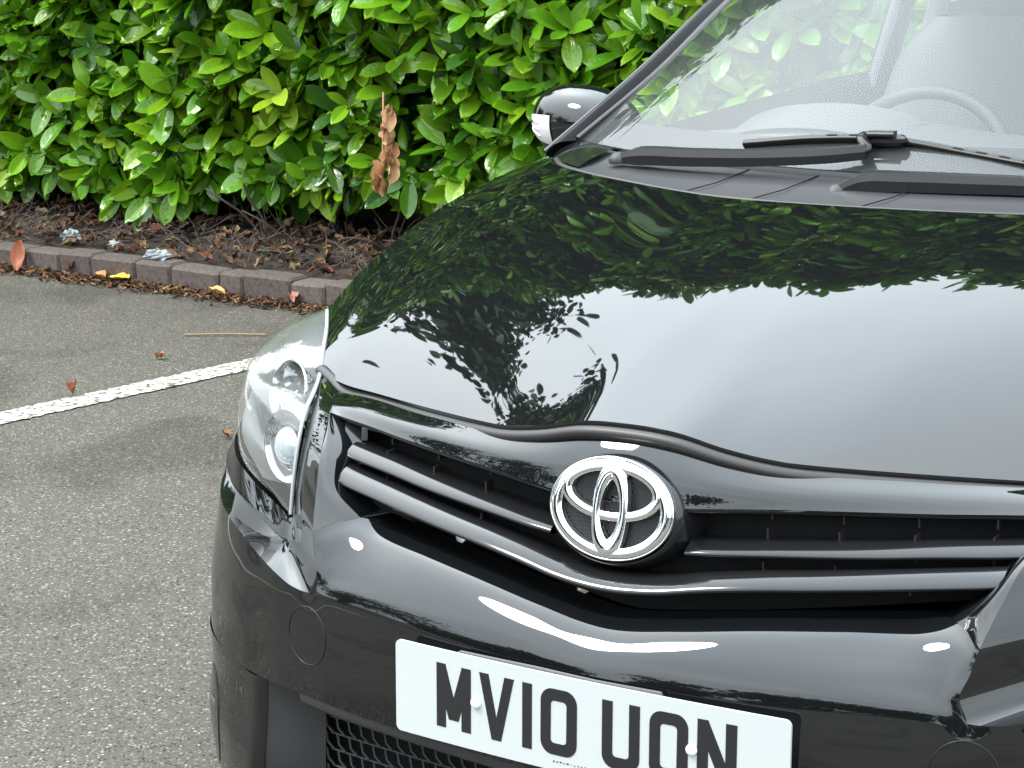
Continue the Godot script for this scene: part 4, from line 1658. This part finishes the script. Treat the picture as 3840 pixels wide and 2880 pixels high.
func leaf_basis(dir: Vector3, up: Vector3) -> Basis:
	var y := dir.normalized()
	var x := y.cross(up).normalized()
	return Basis(x, y, x.cross(y).normalized())

func _hedge() -> void:
	var hedge := thing("laurel_hedge", "tall clipped laurel hedge of glossy green leaves behind the kerb", "hedge")
	var r := RandomNumberGenerator.new()
	r.seed = 77
	var meshes := [leaf_mesh(0.10, 0.25, 0.42), leaf_mesh(0.22, 0.15, 0.46), leaf_mesh(-0.06, 0.32, 0.38), leaf_mesh(0.34, 0.22, 0.44)]
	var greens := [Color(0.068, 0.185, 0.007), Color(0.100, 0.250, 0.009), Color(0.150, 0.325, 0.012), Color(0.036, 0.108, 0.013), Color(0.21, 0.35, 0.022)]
	var wts := [0.34, 0.30, 0.20, 0.10, 0.06]
	var mats := []
	for g in greens:
		mats.append(leaf_mat(g))
	var sets := []
	for k in 4:
		sets.append([])
	var near := []
	var cam := Vector3(1.03, 1.35, 1.75)
	var shade := FastNoiseLite.new()
	shade.seed = 8
	shade.frequency = 0.9
	var top_y := HEDGE_TOP
	# shoots all over the front face and the top
	var n_shoot := 7600
	for s in n_shoot:
		var x := r.randf_range(-13.5, 5.5)
		if r.randf() < 0.40:
			x = r.randf_range(-6.0, -0.4)
		var topside := r.randf() < 0.20
		var y := r.randf_range(0.16, top_y)
		var lump := shade.get_noise_2d(x, y) * 0.16
		var depth := r.randf() ** 1.6 * 0.34
		var base := Vector3(x, y, hedge_z(x) - depth + lump)
		var dir := Vector3(r.randf_range(-0.7, 0.7), r.randf_range(-0.15, 0.95), r.randf_range(0.5, 1.0))
		if y < 0.5:
			dir.y = r.randf_range(-0.9, 0.3)
			base.z -= (0.5 - y) * 0.5 * r.randf()
			base.y = maxf(base.y, 0.29 + r.randf() * 0.1 + shade.get_noise_2d(x * 2.2, 9.0) * 0.16)
		if topside:
			base = Vector3(x, top_y + shade.get_noise_2d(x * 1.5, 3.0) * 0.14 - r.randf() * 0.2, hedge_z(x) - r.randf() * 1.1)
			dir = Vector3(r.randf_range(-0.6, 0.6), 1.0, r.randf_range(-0.3, 0.7))
		dir = dir.normalized()
		var nl := r.randi_range(5, 8)
		var spin := r.randf() * TAU
		var size := r.randf_range(0.115, 0.185)
		var side := dir.cross(Vector3.UP if absf(dir.y) < 0.95 else Vector3.RIGHT).normalized()
		var oth := dir.cross(side).normalized()
		var tint := r.randf()
		var gi := 0
		var acc := 0.0
		for k in 5:
			acc += wts[k]
			if tint <= acc:
				gi = k
				break
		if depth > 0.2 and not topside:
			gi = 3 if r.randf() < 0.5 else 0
		for k in nl:
			var an := spin + k * 2.4
			var out := side * cos(an) + oth * sin(an)
			var spread := lerpf(0.55, 1.45, float(k) / nl)
			var ld := (dir * cos(spread) + out * sin(spread)).normalized()
			ld.y -= 0.12
			ld = ld.normalized()
			var upv := (dir * 0.8 + Vector3.UP * 0.55 - out * 0.2 + Vector3(r.randf_range(-0.3, 0.3), r.randf_range(-0.3, 0.3), r.randf_range(-0.3, 0.3)))
			var ln := size * r.randf_range(0.8, 1.15)
			var p := base - dir * (0.012 * k)
			var b := leaf_basis(ld, upv).scaled_local(Vector3(ln, ln, ln))
			var tr := Transform3D(b, p)
			var mi := r.randi_range(0, 3)
			var c: Color = greens[gi]
			var jit := r.randf_range(0.82, 1.2)
			c = Color(c.r * jit * r.randf_range(0.85, 1.25), c.g * jit, c.b * jit)
			var vis := x > -5.6 and x < -1.2 and y < 1.5 and y > 0.2 and depth < 0.07 and not topside
			if vis and near.size() < 300 and r.randf() < 0.16:
				near.append([tr, mi, gi])
			else:
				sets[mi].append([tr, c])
	for q in near:
		var o := MeshInstance3D.new()
		o.name = "leaf"
		o.mesh = meshes[q[1]]
		o.material_override = mats[q[2]]
		o.transform = q[0]
		hedge.add_child(o, true)
	var wm := leaf_mat(Color(1, 1, 1))
	for k in 4:
		var mm := MultiMesh.new()
		mm.transform_format = MultiMesh.TRANSFORM_3D
		mm.use_colors = true
		mm.mesh = meshes[k]
		mm.instance_count = sets[k].size()
		for i in sets[k].size():
			mm.set_instance_transform(i, sets[k][i][0])
			mm.set_instance_color(i, sets[k][i][1])
		var mo := MultiMeshInstance3D.new()
		mo.name = "foliage"
		mo.multimesh = mm
		mo.material_override = wm
		mo.set_meta("kind", "stuff")
		hedge.add_child(mo, true)
	# bark-brown sheet standing in for the shade deep inside the hedge
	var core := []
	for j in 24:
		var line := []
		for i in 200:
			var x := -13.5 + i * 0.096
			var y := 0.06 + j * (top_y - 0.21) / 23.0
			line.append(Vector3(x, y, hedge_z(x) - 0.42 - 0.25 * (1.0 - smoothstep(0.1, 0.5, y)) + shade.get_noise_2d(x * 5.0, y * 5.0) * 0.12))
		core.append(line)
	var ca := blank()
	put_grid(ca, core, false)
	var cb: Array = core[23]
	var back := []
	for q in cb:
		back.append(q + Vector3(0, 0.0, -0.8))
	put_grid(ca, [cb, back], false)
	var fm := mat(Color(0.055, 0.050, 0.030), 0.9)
	node("shade_backing", ca, fm, hedge)
	# stems and bare twigs at the foot
	var bark := mat(Color(0.085, 0.062, 0.048), 0.85)
	for k in 130:
		var x := r.randf_range(-6.4, -1.4)
		var z := hedge_z(x) + r.randf_range(-0.42, -0.10)
		var h := r.randf_range(0.15, 0.45)
		var p := [Vector3(x, 0.06, z)]
		var d := Vector3(r.randf_range(-0.8, 0.8), 1.0, r.randf_range(-0.5, 0.5)).normalized()
		for i in 4:
			d = (d + Vector3(r.randf_range(-0.5, 0.5), r.randf_range(-0.3, 0.3), r.randf_range(-0.4, 0.4))).normalized()
			p.append(p[-1] + d * h / 4.0)
		var t := blank()
		var rad := r.randf_range(0.002, 0.006)
		put_sweep(t, arc(p, 10), oval(rad, rad, 5), Vector3(0.3, 0.1, 1))
		node("twig", t, bark, hedge)
	# a spray of dead leaves hanging in the face
	var dead := mat(Color(0.40, 0.20, 0.085), 0.6)
	var dead2 := mat(Color(0.52, 0.31, 0.16), 0.6)
	var dm := [flake(3, 1.5), flake(14, 1.9), flake(27, 1.2)]
	for k in 13:
		var t := k / 12.0
		var o := MeshInstance3D.new()
		o.name = "dead_leaf"
		o.mesh = dm[k % 3]
		o.material_override = dead if r.randf() < 0.5 else dead2
		var ld := Vector3(r.randf_range(-0.45, 0.45), 1.0, r.randf_range(-0.3, 0.3)).normalized()
		var face := Vector3(r.randf_range(-1.6, 1.6), 0.2, 1.0)
		var lb := leaf_basis(ld, face)
		o.transform = Transform3D(Basis(lb.x, lb.z, -lb.y).scaled_local(Vector3(r.randf_range(0.7, 1.1), 1.0, 1.0) * lerpf(0.06, 0.125, t) * r.randf_range(0.7, 1.2)), DEAD_AT + Vector3(r.randf_range(-0.012, 0.018) + sin(t * 4.0) * 0.012, -t * 0.27 - 0.03, r.randf_range(-0.01, 0.02)))
		hedge.add_child(o, true)
	var ds := blank()
	put_sweep(ds, arc([DEAD_AT + Vector3(-0.02, 0.03, 0), DEAD_AT + Vector3(-0.012, -0.08, 0.02), DEAD_AT + Vector3(-0.02, -0.2, 0.02)], 12), oval(0.003, 0.003, 6), Vector3(0, 0, 1))
	node("dead_stem", ds, dead2, hedge)

var HEDGE_TOP := 3.65
var DEAD_AT := Vector3(-3.10, 0.735, -3.99)

# ---------------------------------------------------------------- trees out of the picture that the paint mirrors
func _tree(at_: Vector3, h: float, rad: float, seed_: int, label: String, n := 2200, col := Color(0.035, 0.07, 0.02), leaf := 1.0, low := 0.22) -> void:
	var t := thing("tree", label, "tree", "trees round the car park")
	t.position = at_
	var r := RandomNumberGenerator.new()
	r.seed = seed_
	var bark := mat(Color(0.07, 0.055, 0.045), 0.9)
	var tr := blank()
	put_sweep(tr, arc([Vector3.ZERO, Vector3(0.1, h * 0.3, 0.05), Vector3(-0.05, h * 0.6, 0.0), Vector3(0.05, h * 0.92, 0)], 14), oval(0.18, 0.18, 9), Vector3(0, 0, 1), false, true, [1.2, 1.0, 0.95, 0.9, 0.85, 0.8, 0.72, 0.65, 0.58, 0.5, 0.4, 0.3, 0.2, 0.1])
	node("trunk", tr, bark, t)
	var tips := []
	for k in 26:
		var a := r.randf() * TAU
		var y := h * r.randf_range(low, 0.95)
		var reach := rad * sqrt(maxf(0.05, 1.0 - pow((y / h - 0.55) / 0.55, 2.0))) * r.randf_range(0.55, 1.05)
		var p0 := Vector3(0, y * 0.8, 0)
		var p2 := Vector3(cos(a) * reach, y + reach * 0.15, sin(a) * reach)
		var lb := blank()
		put_sweep(lb, arc([p0, p0.lerp(p2, 0.5) + Vector3(0, 0.15, 0), p2], 8), oval(0.05, 0.05, 5), Vector3(0.2, 1, 0.1), false, false, [1.0, 0.9, 0.75, 0.6, 0.5, 0.4, 0.3, 0.2])
		node("limb", lb, bark, t)
		for q in 5:
			tips.append(p0.lerp(p2, 0.35 + 0.16 * q))
	var mm := MultiMesh.new()
	mm.transform_format = MultiMesh.TRANSFORM_3D
	mm.use_colors = true
	mm.mesh = leaf_mesh(0.2, 0.2, 0.6)
	mm.instance_count = n
	for i in n:
		var c: Vector3 = tips[r.randi_range(0, tips.size() - 1)]
		var o := Vector3(r.randfn(0, 0.30), r.randfn(0, 0.26), r.randfn(0, 0.30)) * rad * 0.42
		var d := Vector3(r.randf_range(-1, 1), r.randf_range(-1, 0.6), r.randf_range(-1, 1)).normalized()
		var s := r.randf_range(0.16, 0.30) * leaf
		mm.set_instance_transform(i, Transform3D(leaf_basis(d, Vector3(r.randf_range(-1, 1), 1.2, r.randf_range(-1, 1))).scaled_local(Vector3.ONE * s), c + o))
		var v := r.randf_range(0.7, 1.3)
		mm.set_instance_color(i, Color(col.r * v, col.g * v, col.b * v))
	var mo := MultiMeshInstance3D.new()
	mo.name = "crown"
	mo.multimesh = mm
	mo.material_override = leaf_mat(Color(1, 1, 1), 0.5)
	mo.set_meta("kind", "stuff")
	t.add_child(mo)

func _far_things() -> void:
	_tree(Vector3(-9.0, 0, -7.3), 8.0, 2.3, 5, "dark broadleaf tree beyond the hedge mirrored in the bonnet", 5200)
	_tree(Vector3(-10.1, 0, -6.3), 5.7, 2.2, 9, "lower dark tree beyond the hedge beside the tall one", 3600)
	for q in [[-12.5, -1.5, 4.6, 2.6], [-13.0, 3.5, 5.4, 2.8], [-12.0, 8.5, 5.0, 2.8]]:
		_tree(Vector3(q[0], 0, q[1]), q[2], q[3], int(q[2] * 10), "dark broadleaf tree beside the car park %s" % ["nearest the hedge", "between two others", "farthest from the hedge"][[-1.5, 3.5, 8.5].find(q[1])], 3600)
	var r := RandomNumberGenerator.new()
	r.seed = 12
	for k in 11:
		var x := -26.0 + k * 5.4 + r.randf_range(-1, 1)
		_tree(Vector3(x, 0, 27.0 + r.randf_range(-2, 2)), r.randf_range(4.0, 6.5), r.randf_range(2.6, 3.4), 60 + k, "tree across the car park, number %s from the left of its row" % ["one", "two", "three", "four", "five", "six", "seven", "eight", "nine", "ten", "eleven"][k], 2400, Color(0.03, 0.05, 0.018), 2.2, 0.06)

func flake(seed_: int, curl: float) -> ArrayMesh:
	# a dry leaf: pointed, wavy, lying on its back
	var n := FastNoiseLite.new()
	n.seed = seed_
	n.frequency = 1.6
	var a := blank()
	var g := []
	for j in 8:
		var t := j / 7.0
		var w := 0.24 * pow(sin(PI * lerpf(0.03, 0.97, t)), 0.8)
		var l := []
		for i in 5:
			var c := (i - 2) / 2.0
			l.append(Vector3(w * c, 0.03 + curl * (absf(c) * w * 1.2 + (t - 0.5) ** 2 * 0.6) + n.get_noise_2d(c * 1.2, t * 2.0) * 0.16 * curl, 0.5 - t))
		g.append(l)
	put_grid(a, g, false)
	return to_mesh(a)

func crumple(seed_: int, s: Vector3) -> ArrayMesh:
	var n := FastNoiseLite.new()
	n.seed = seed_
	n.frequency = 1.3
	var a := blank()
	var g := []
	for j in 13:
		var l := []
		for i in 17:
			var u := TAU * i / 16.0
			var v := PI * (0.02 + 0.96 * j / 12.0)
			var d := Vector3(sin(v) * cos(u), cos(v), sin(v) * sin(u))
			var k := 1.0 + n.get_noise_3dv(d * 1.3) * 0.9
			l.append(Vector3(d.x * s.x, maxf(d.y * s.y, -s.y * 0.7), d.z * s.z) * k)
		g.append(l)
	for j in 12:
		for i in 16:
			put_quad(a, g[j][i], g[j][i + 1], g[j + 1][i + 1], g[j + 1][i])
	return to_mesh(a)

func scatter(called: String, mesh: Mesh, m: Material, items: Array, label: String, category: String) -> void:
	var mm := MultiMesh.new()
	mm.transform_format = MultiMesh.TRANSFORM_3D
	mm.use_colors = true
	mm.mesh = mesh
	mm.instance_count = items.size()
	for i in items.size():
		mm.set_instance_transform(i, items[i][0])
		mm.set_instance_color(i, items[i][1])
	var mo := MultiMeshInstance3D.new()
	mo.name = called
	mo.multimesh = mm
	mo.material_override = m
	add_child(mo)
	tag(mo, label, category, "", "stuff")

func _litter() -> void:
	var r := RandomNumberGenerator.new()
	r.seed = 91
	var vm := mat(Color(1, 1, 1), 0.85)
	vm.vertex_color_use_as_albedo = true
	var browns := [Color(0.055, 0.030, 0.018), Color(0.09, 0.045, 0.022), Color(0.15, 0.075, 0.03), Color(0.22, 0.12, 0.05), Color(0.035, 0.022, 0.016), Color(0.28, 0.19, 0.10), Color(0.18, 0.06, 0.03)]
	var strip := []
	for k in 5200:
		var x := r.randf_range(-7.5, -1.0)
		var off := absf(r.randfn(0, 0.042))
		var p := Vector3(x, 0.004 + r.randf() * maxf(0.0, 0.022 - off * 0.2), kerb_z(x) + 0.056 + off)
		var s := r.randf_range(0.008, 0.030)
		strip.append([Transform3D(Basis.from_euler(Vector3(r.randf_range(-0.6, 0.6), r.randf() * TAU, r.randf_range(-0.6, 0.6))).scaled_local(Vector3(s * r.randf_range(0.5, 1.2), s, s * r.randf_range(0.8, 1.8))), p), browns[r.randi_range(0, 6)] * r.randf_range(0.7, 1.2)])
	scatter("kerbside_litter", flake(2, 1.0), vm, strip, "crumbled brown leaf litter along the foot of the kerb", "leaf litter")
	var bed := []
	for k in 1300:
		var x := r.randf_range(-7.5, -1.2)
		var d := r.randf_range(0.06, 0.75)
		var s := r.randf_range(0.02, 0.075)
		bed.append([Transform3D(Basis.from_euler(Vector3(r.randf_range(-0.7, 0.7), r.randf() * TAU, r.randf_range(-0.7, 0.7))).scaled_local(Vector3.ONE * s), Vector3(x, 0.088 + r.randf() * 0.02 + minf(d * 0.08, 0.05), kerb_z(x) - d)), browns[r.randi_range(0, 6)] * r.randf_range(0.35, 1.0)])
	scatter("hedge_foot_litter", flake(5, 1.2), vm, bed, "dead brown leaves strewn on the soil under the hedge", "leaf litter")
	var tw := blank()
	for k in 900:
		var x := r.randf_range(-6.6, -1.6)
		var p := Vector3(x, 0.10 + r.randf() * 0.05, kerb_z(x) - r.randf_range(0.08, 0.6))
		var d := Vector3(r.randf_range(-1, 1), r.randf_range(-0.1, 0.6), r.randf_range(-1, 1)).normalized()
		var l := r.randf_range(0.04, 0.16)
		var e := Vector3(r.randf_range(-1, 1), r.randf_range(-0.5, 0.5), r.randf_range(-1, 1)) * 0.02
		put_sweep(tw, [p, p + d * l * 0.5 + e, p + d * l], oval(0.0016, 0.0016, 4), Vector3(0.2, 1, 0.3), false, false)
	var to := node("fallen_twigs", tw, mat(Color(0.10, 0.075, 0.058), 0.9))
	tag(to, "thin grey twigs lying in the litter under the hedge", "twigs", "", "stuff")
	# leaves that lie singly
	var single := [
		["curled bright yellow leaf lying against the kerb", Vector3(-4.25, 0.024, -3.735), 0.135, Color(0.62, 0.36, 0.02), 0.5, 1.35],
		["pale orange leaf flat in the litter by the kerb", Vector3(-3.72, 0.020, -3.69), 0.10, Color(0.5, 0.26, 0.07), 0.8, 1.4],
		["long russet leaf standing up against the kerb face", Vector3(-4.86, 0.07, -3.80), 0.13, Color(0.30, 0.095, 0.045), 0.7, 0.4],
		["crumpled red brown leaf in the litter left of the yellow one", Vector3(-4.58, 0.03, -3.80), 0.085, Color(0.26, 0.085, 0.035), 1.6, 0.9],
		["small tan leaf beside the yellow one", Vector3(-4.37, 0.022, -3.755), 0.085, Color(0.35, 0.17, 0.05), 1.0, 1.2],
		["crumpled rust leaf resting on the far edge of the painted line", Vector3(-3.09, 0.012, -2.30), 0.062, Color(0.25, 0.07, 0.025), 1.9, 0.6],
		["small orange leaf scrap on open tarmac past the painted line", Vector3(-3.20, 0.006, -2.80), 0.05, Color(0.33, 0.13, 0.06), 1.2, 1.5],
		["small dark brown leaf on tarmac near the headlight", Vector3(-2.35, 0.006, -2.13), 0.045, Color(0.16, 0.075, 0.025), 1.3, 1.1],
		["crumpled pinkish leaf at the kerb foot next to the bonnet", Vector3(-3.33, 0.02, -3.665), 0.085, Color(0.34, 0.15, 0.10), 1.7, 0.8],
		["dark seed husk on the painted line near its worn spot", Vector3(-2.955, 0.008, -2.48), 0.016, Color(0.07, 0.06, 0.02), 1.0, 0.2],
		["narrow olive leaf on the painted line toward the car", Vector3(-2.90, 0.0065, -2.52), 0.036, Color(0.10, 0.09, 0.03), 0.4, 1.5]]
	for q in single:
		var o := MeshInstance3D.new()
		o.name = numbered("fallen_leaf")
		o.mesh = flake(hash(q[0]) % 1000, q[4])
		o.material_override = mat(q[3], 0.6)
		var st := 1.15 if "standing" in q[0] else r.randf_range(-0.15, 0.15)
		o.transform = Transform3D(Basis.from_euler(Vector3(st, q[5], r.randf_range(-0.2, 0.2))).scaled_local(Vector3.ONE * q[2]), q[1])
		add_child(o)
		tag(o, q[0], "leaf", "single fallen leaves")
	var pl := mat(Color(0.24, 0.26, 0.27), 0.4)
	for q in [["crumpled grey plastic scrap draped on the kerb top", Vector3(-4.13, 0.118, -3.83), Vector3(0.060, 0.022, 0.03)], ["small white plastic scrap behind the kerb", Vector3(-4.50, 0.115, -3.99), Vector3(0.032, 0.018, 0.022)], ["larger grey plastic scrap under the hedge", Vector3(-4.78, 0.125, -4.02), Vector3(0.042, 0.030, 0.03)]]:
		var o := MeshInstance3D.new()
		o.name = numbered("plastic_scrap")
		o.mesh = crumple(hash(q[0]) % 1000, q[2])
		o.material_override = pl
		o.position = q[1]
		add_child(o)
		tag(o, q[0], "litter", "plastic scraps")
	var st := blank()
	put_sweep(st, arc([Vector3(-3.37, 0.006, -3.12), Vector3(-3.25, 0.008, -3.18), Vector3(-3.11, 0.006, -3.24)], 10), oval(0.0035, 0.0035, 6), Vector3.UP)
	tag(node("dry_stick", st, mat(Color(0.24, 0.17, 0.10), 0.85)), "thin dry stick lying on tarmac between line and kerb", "stick")
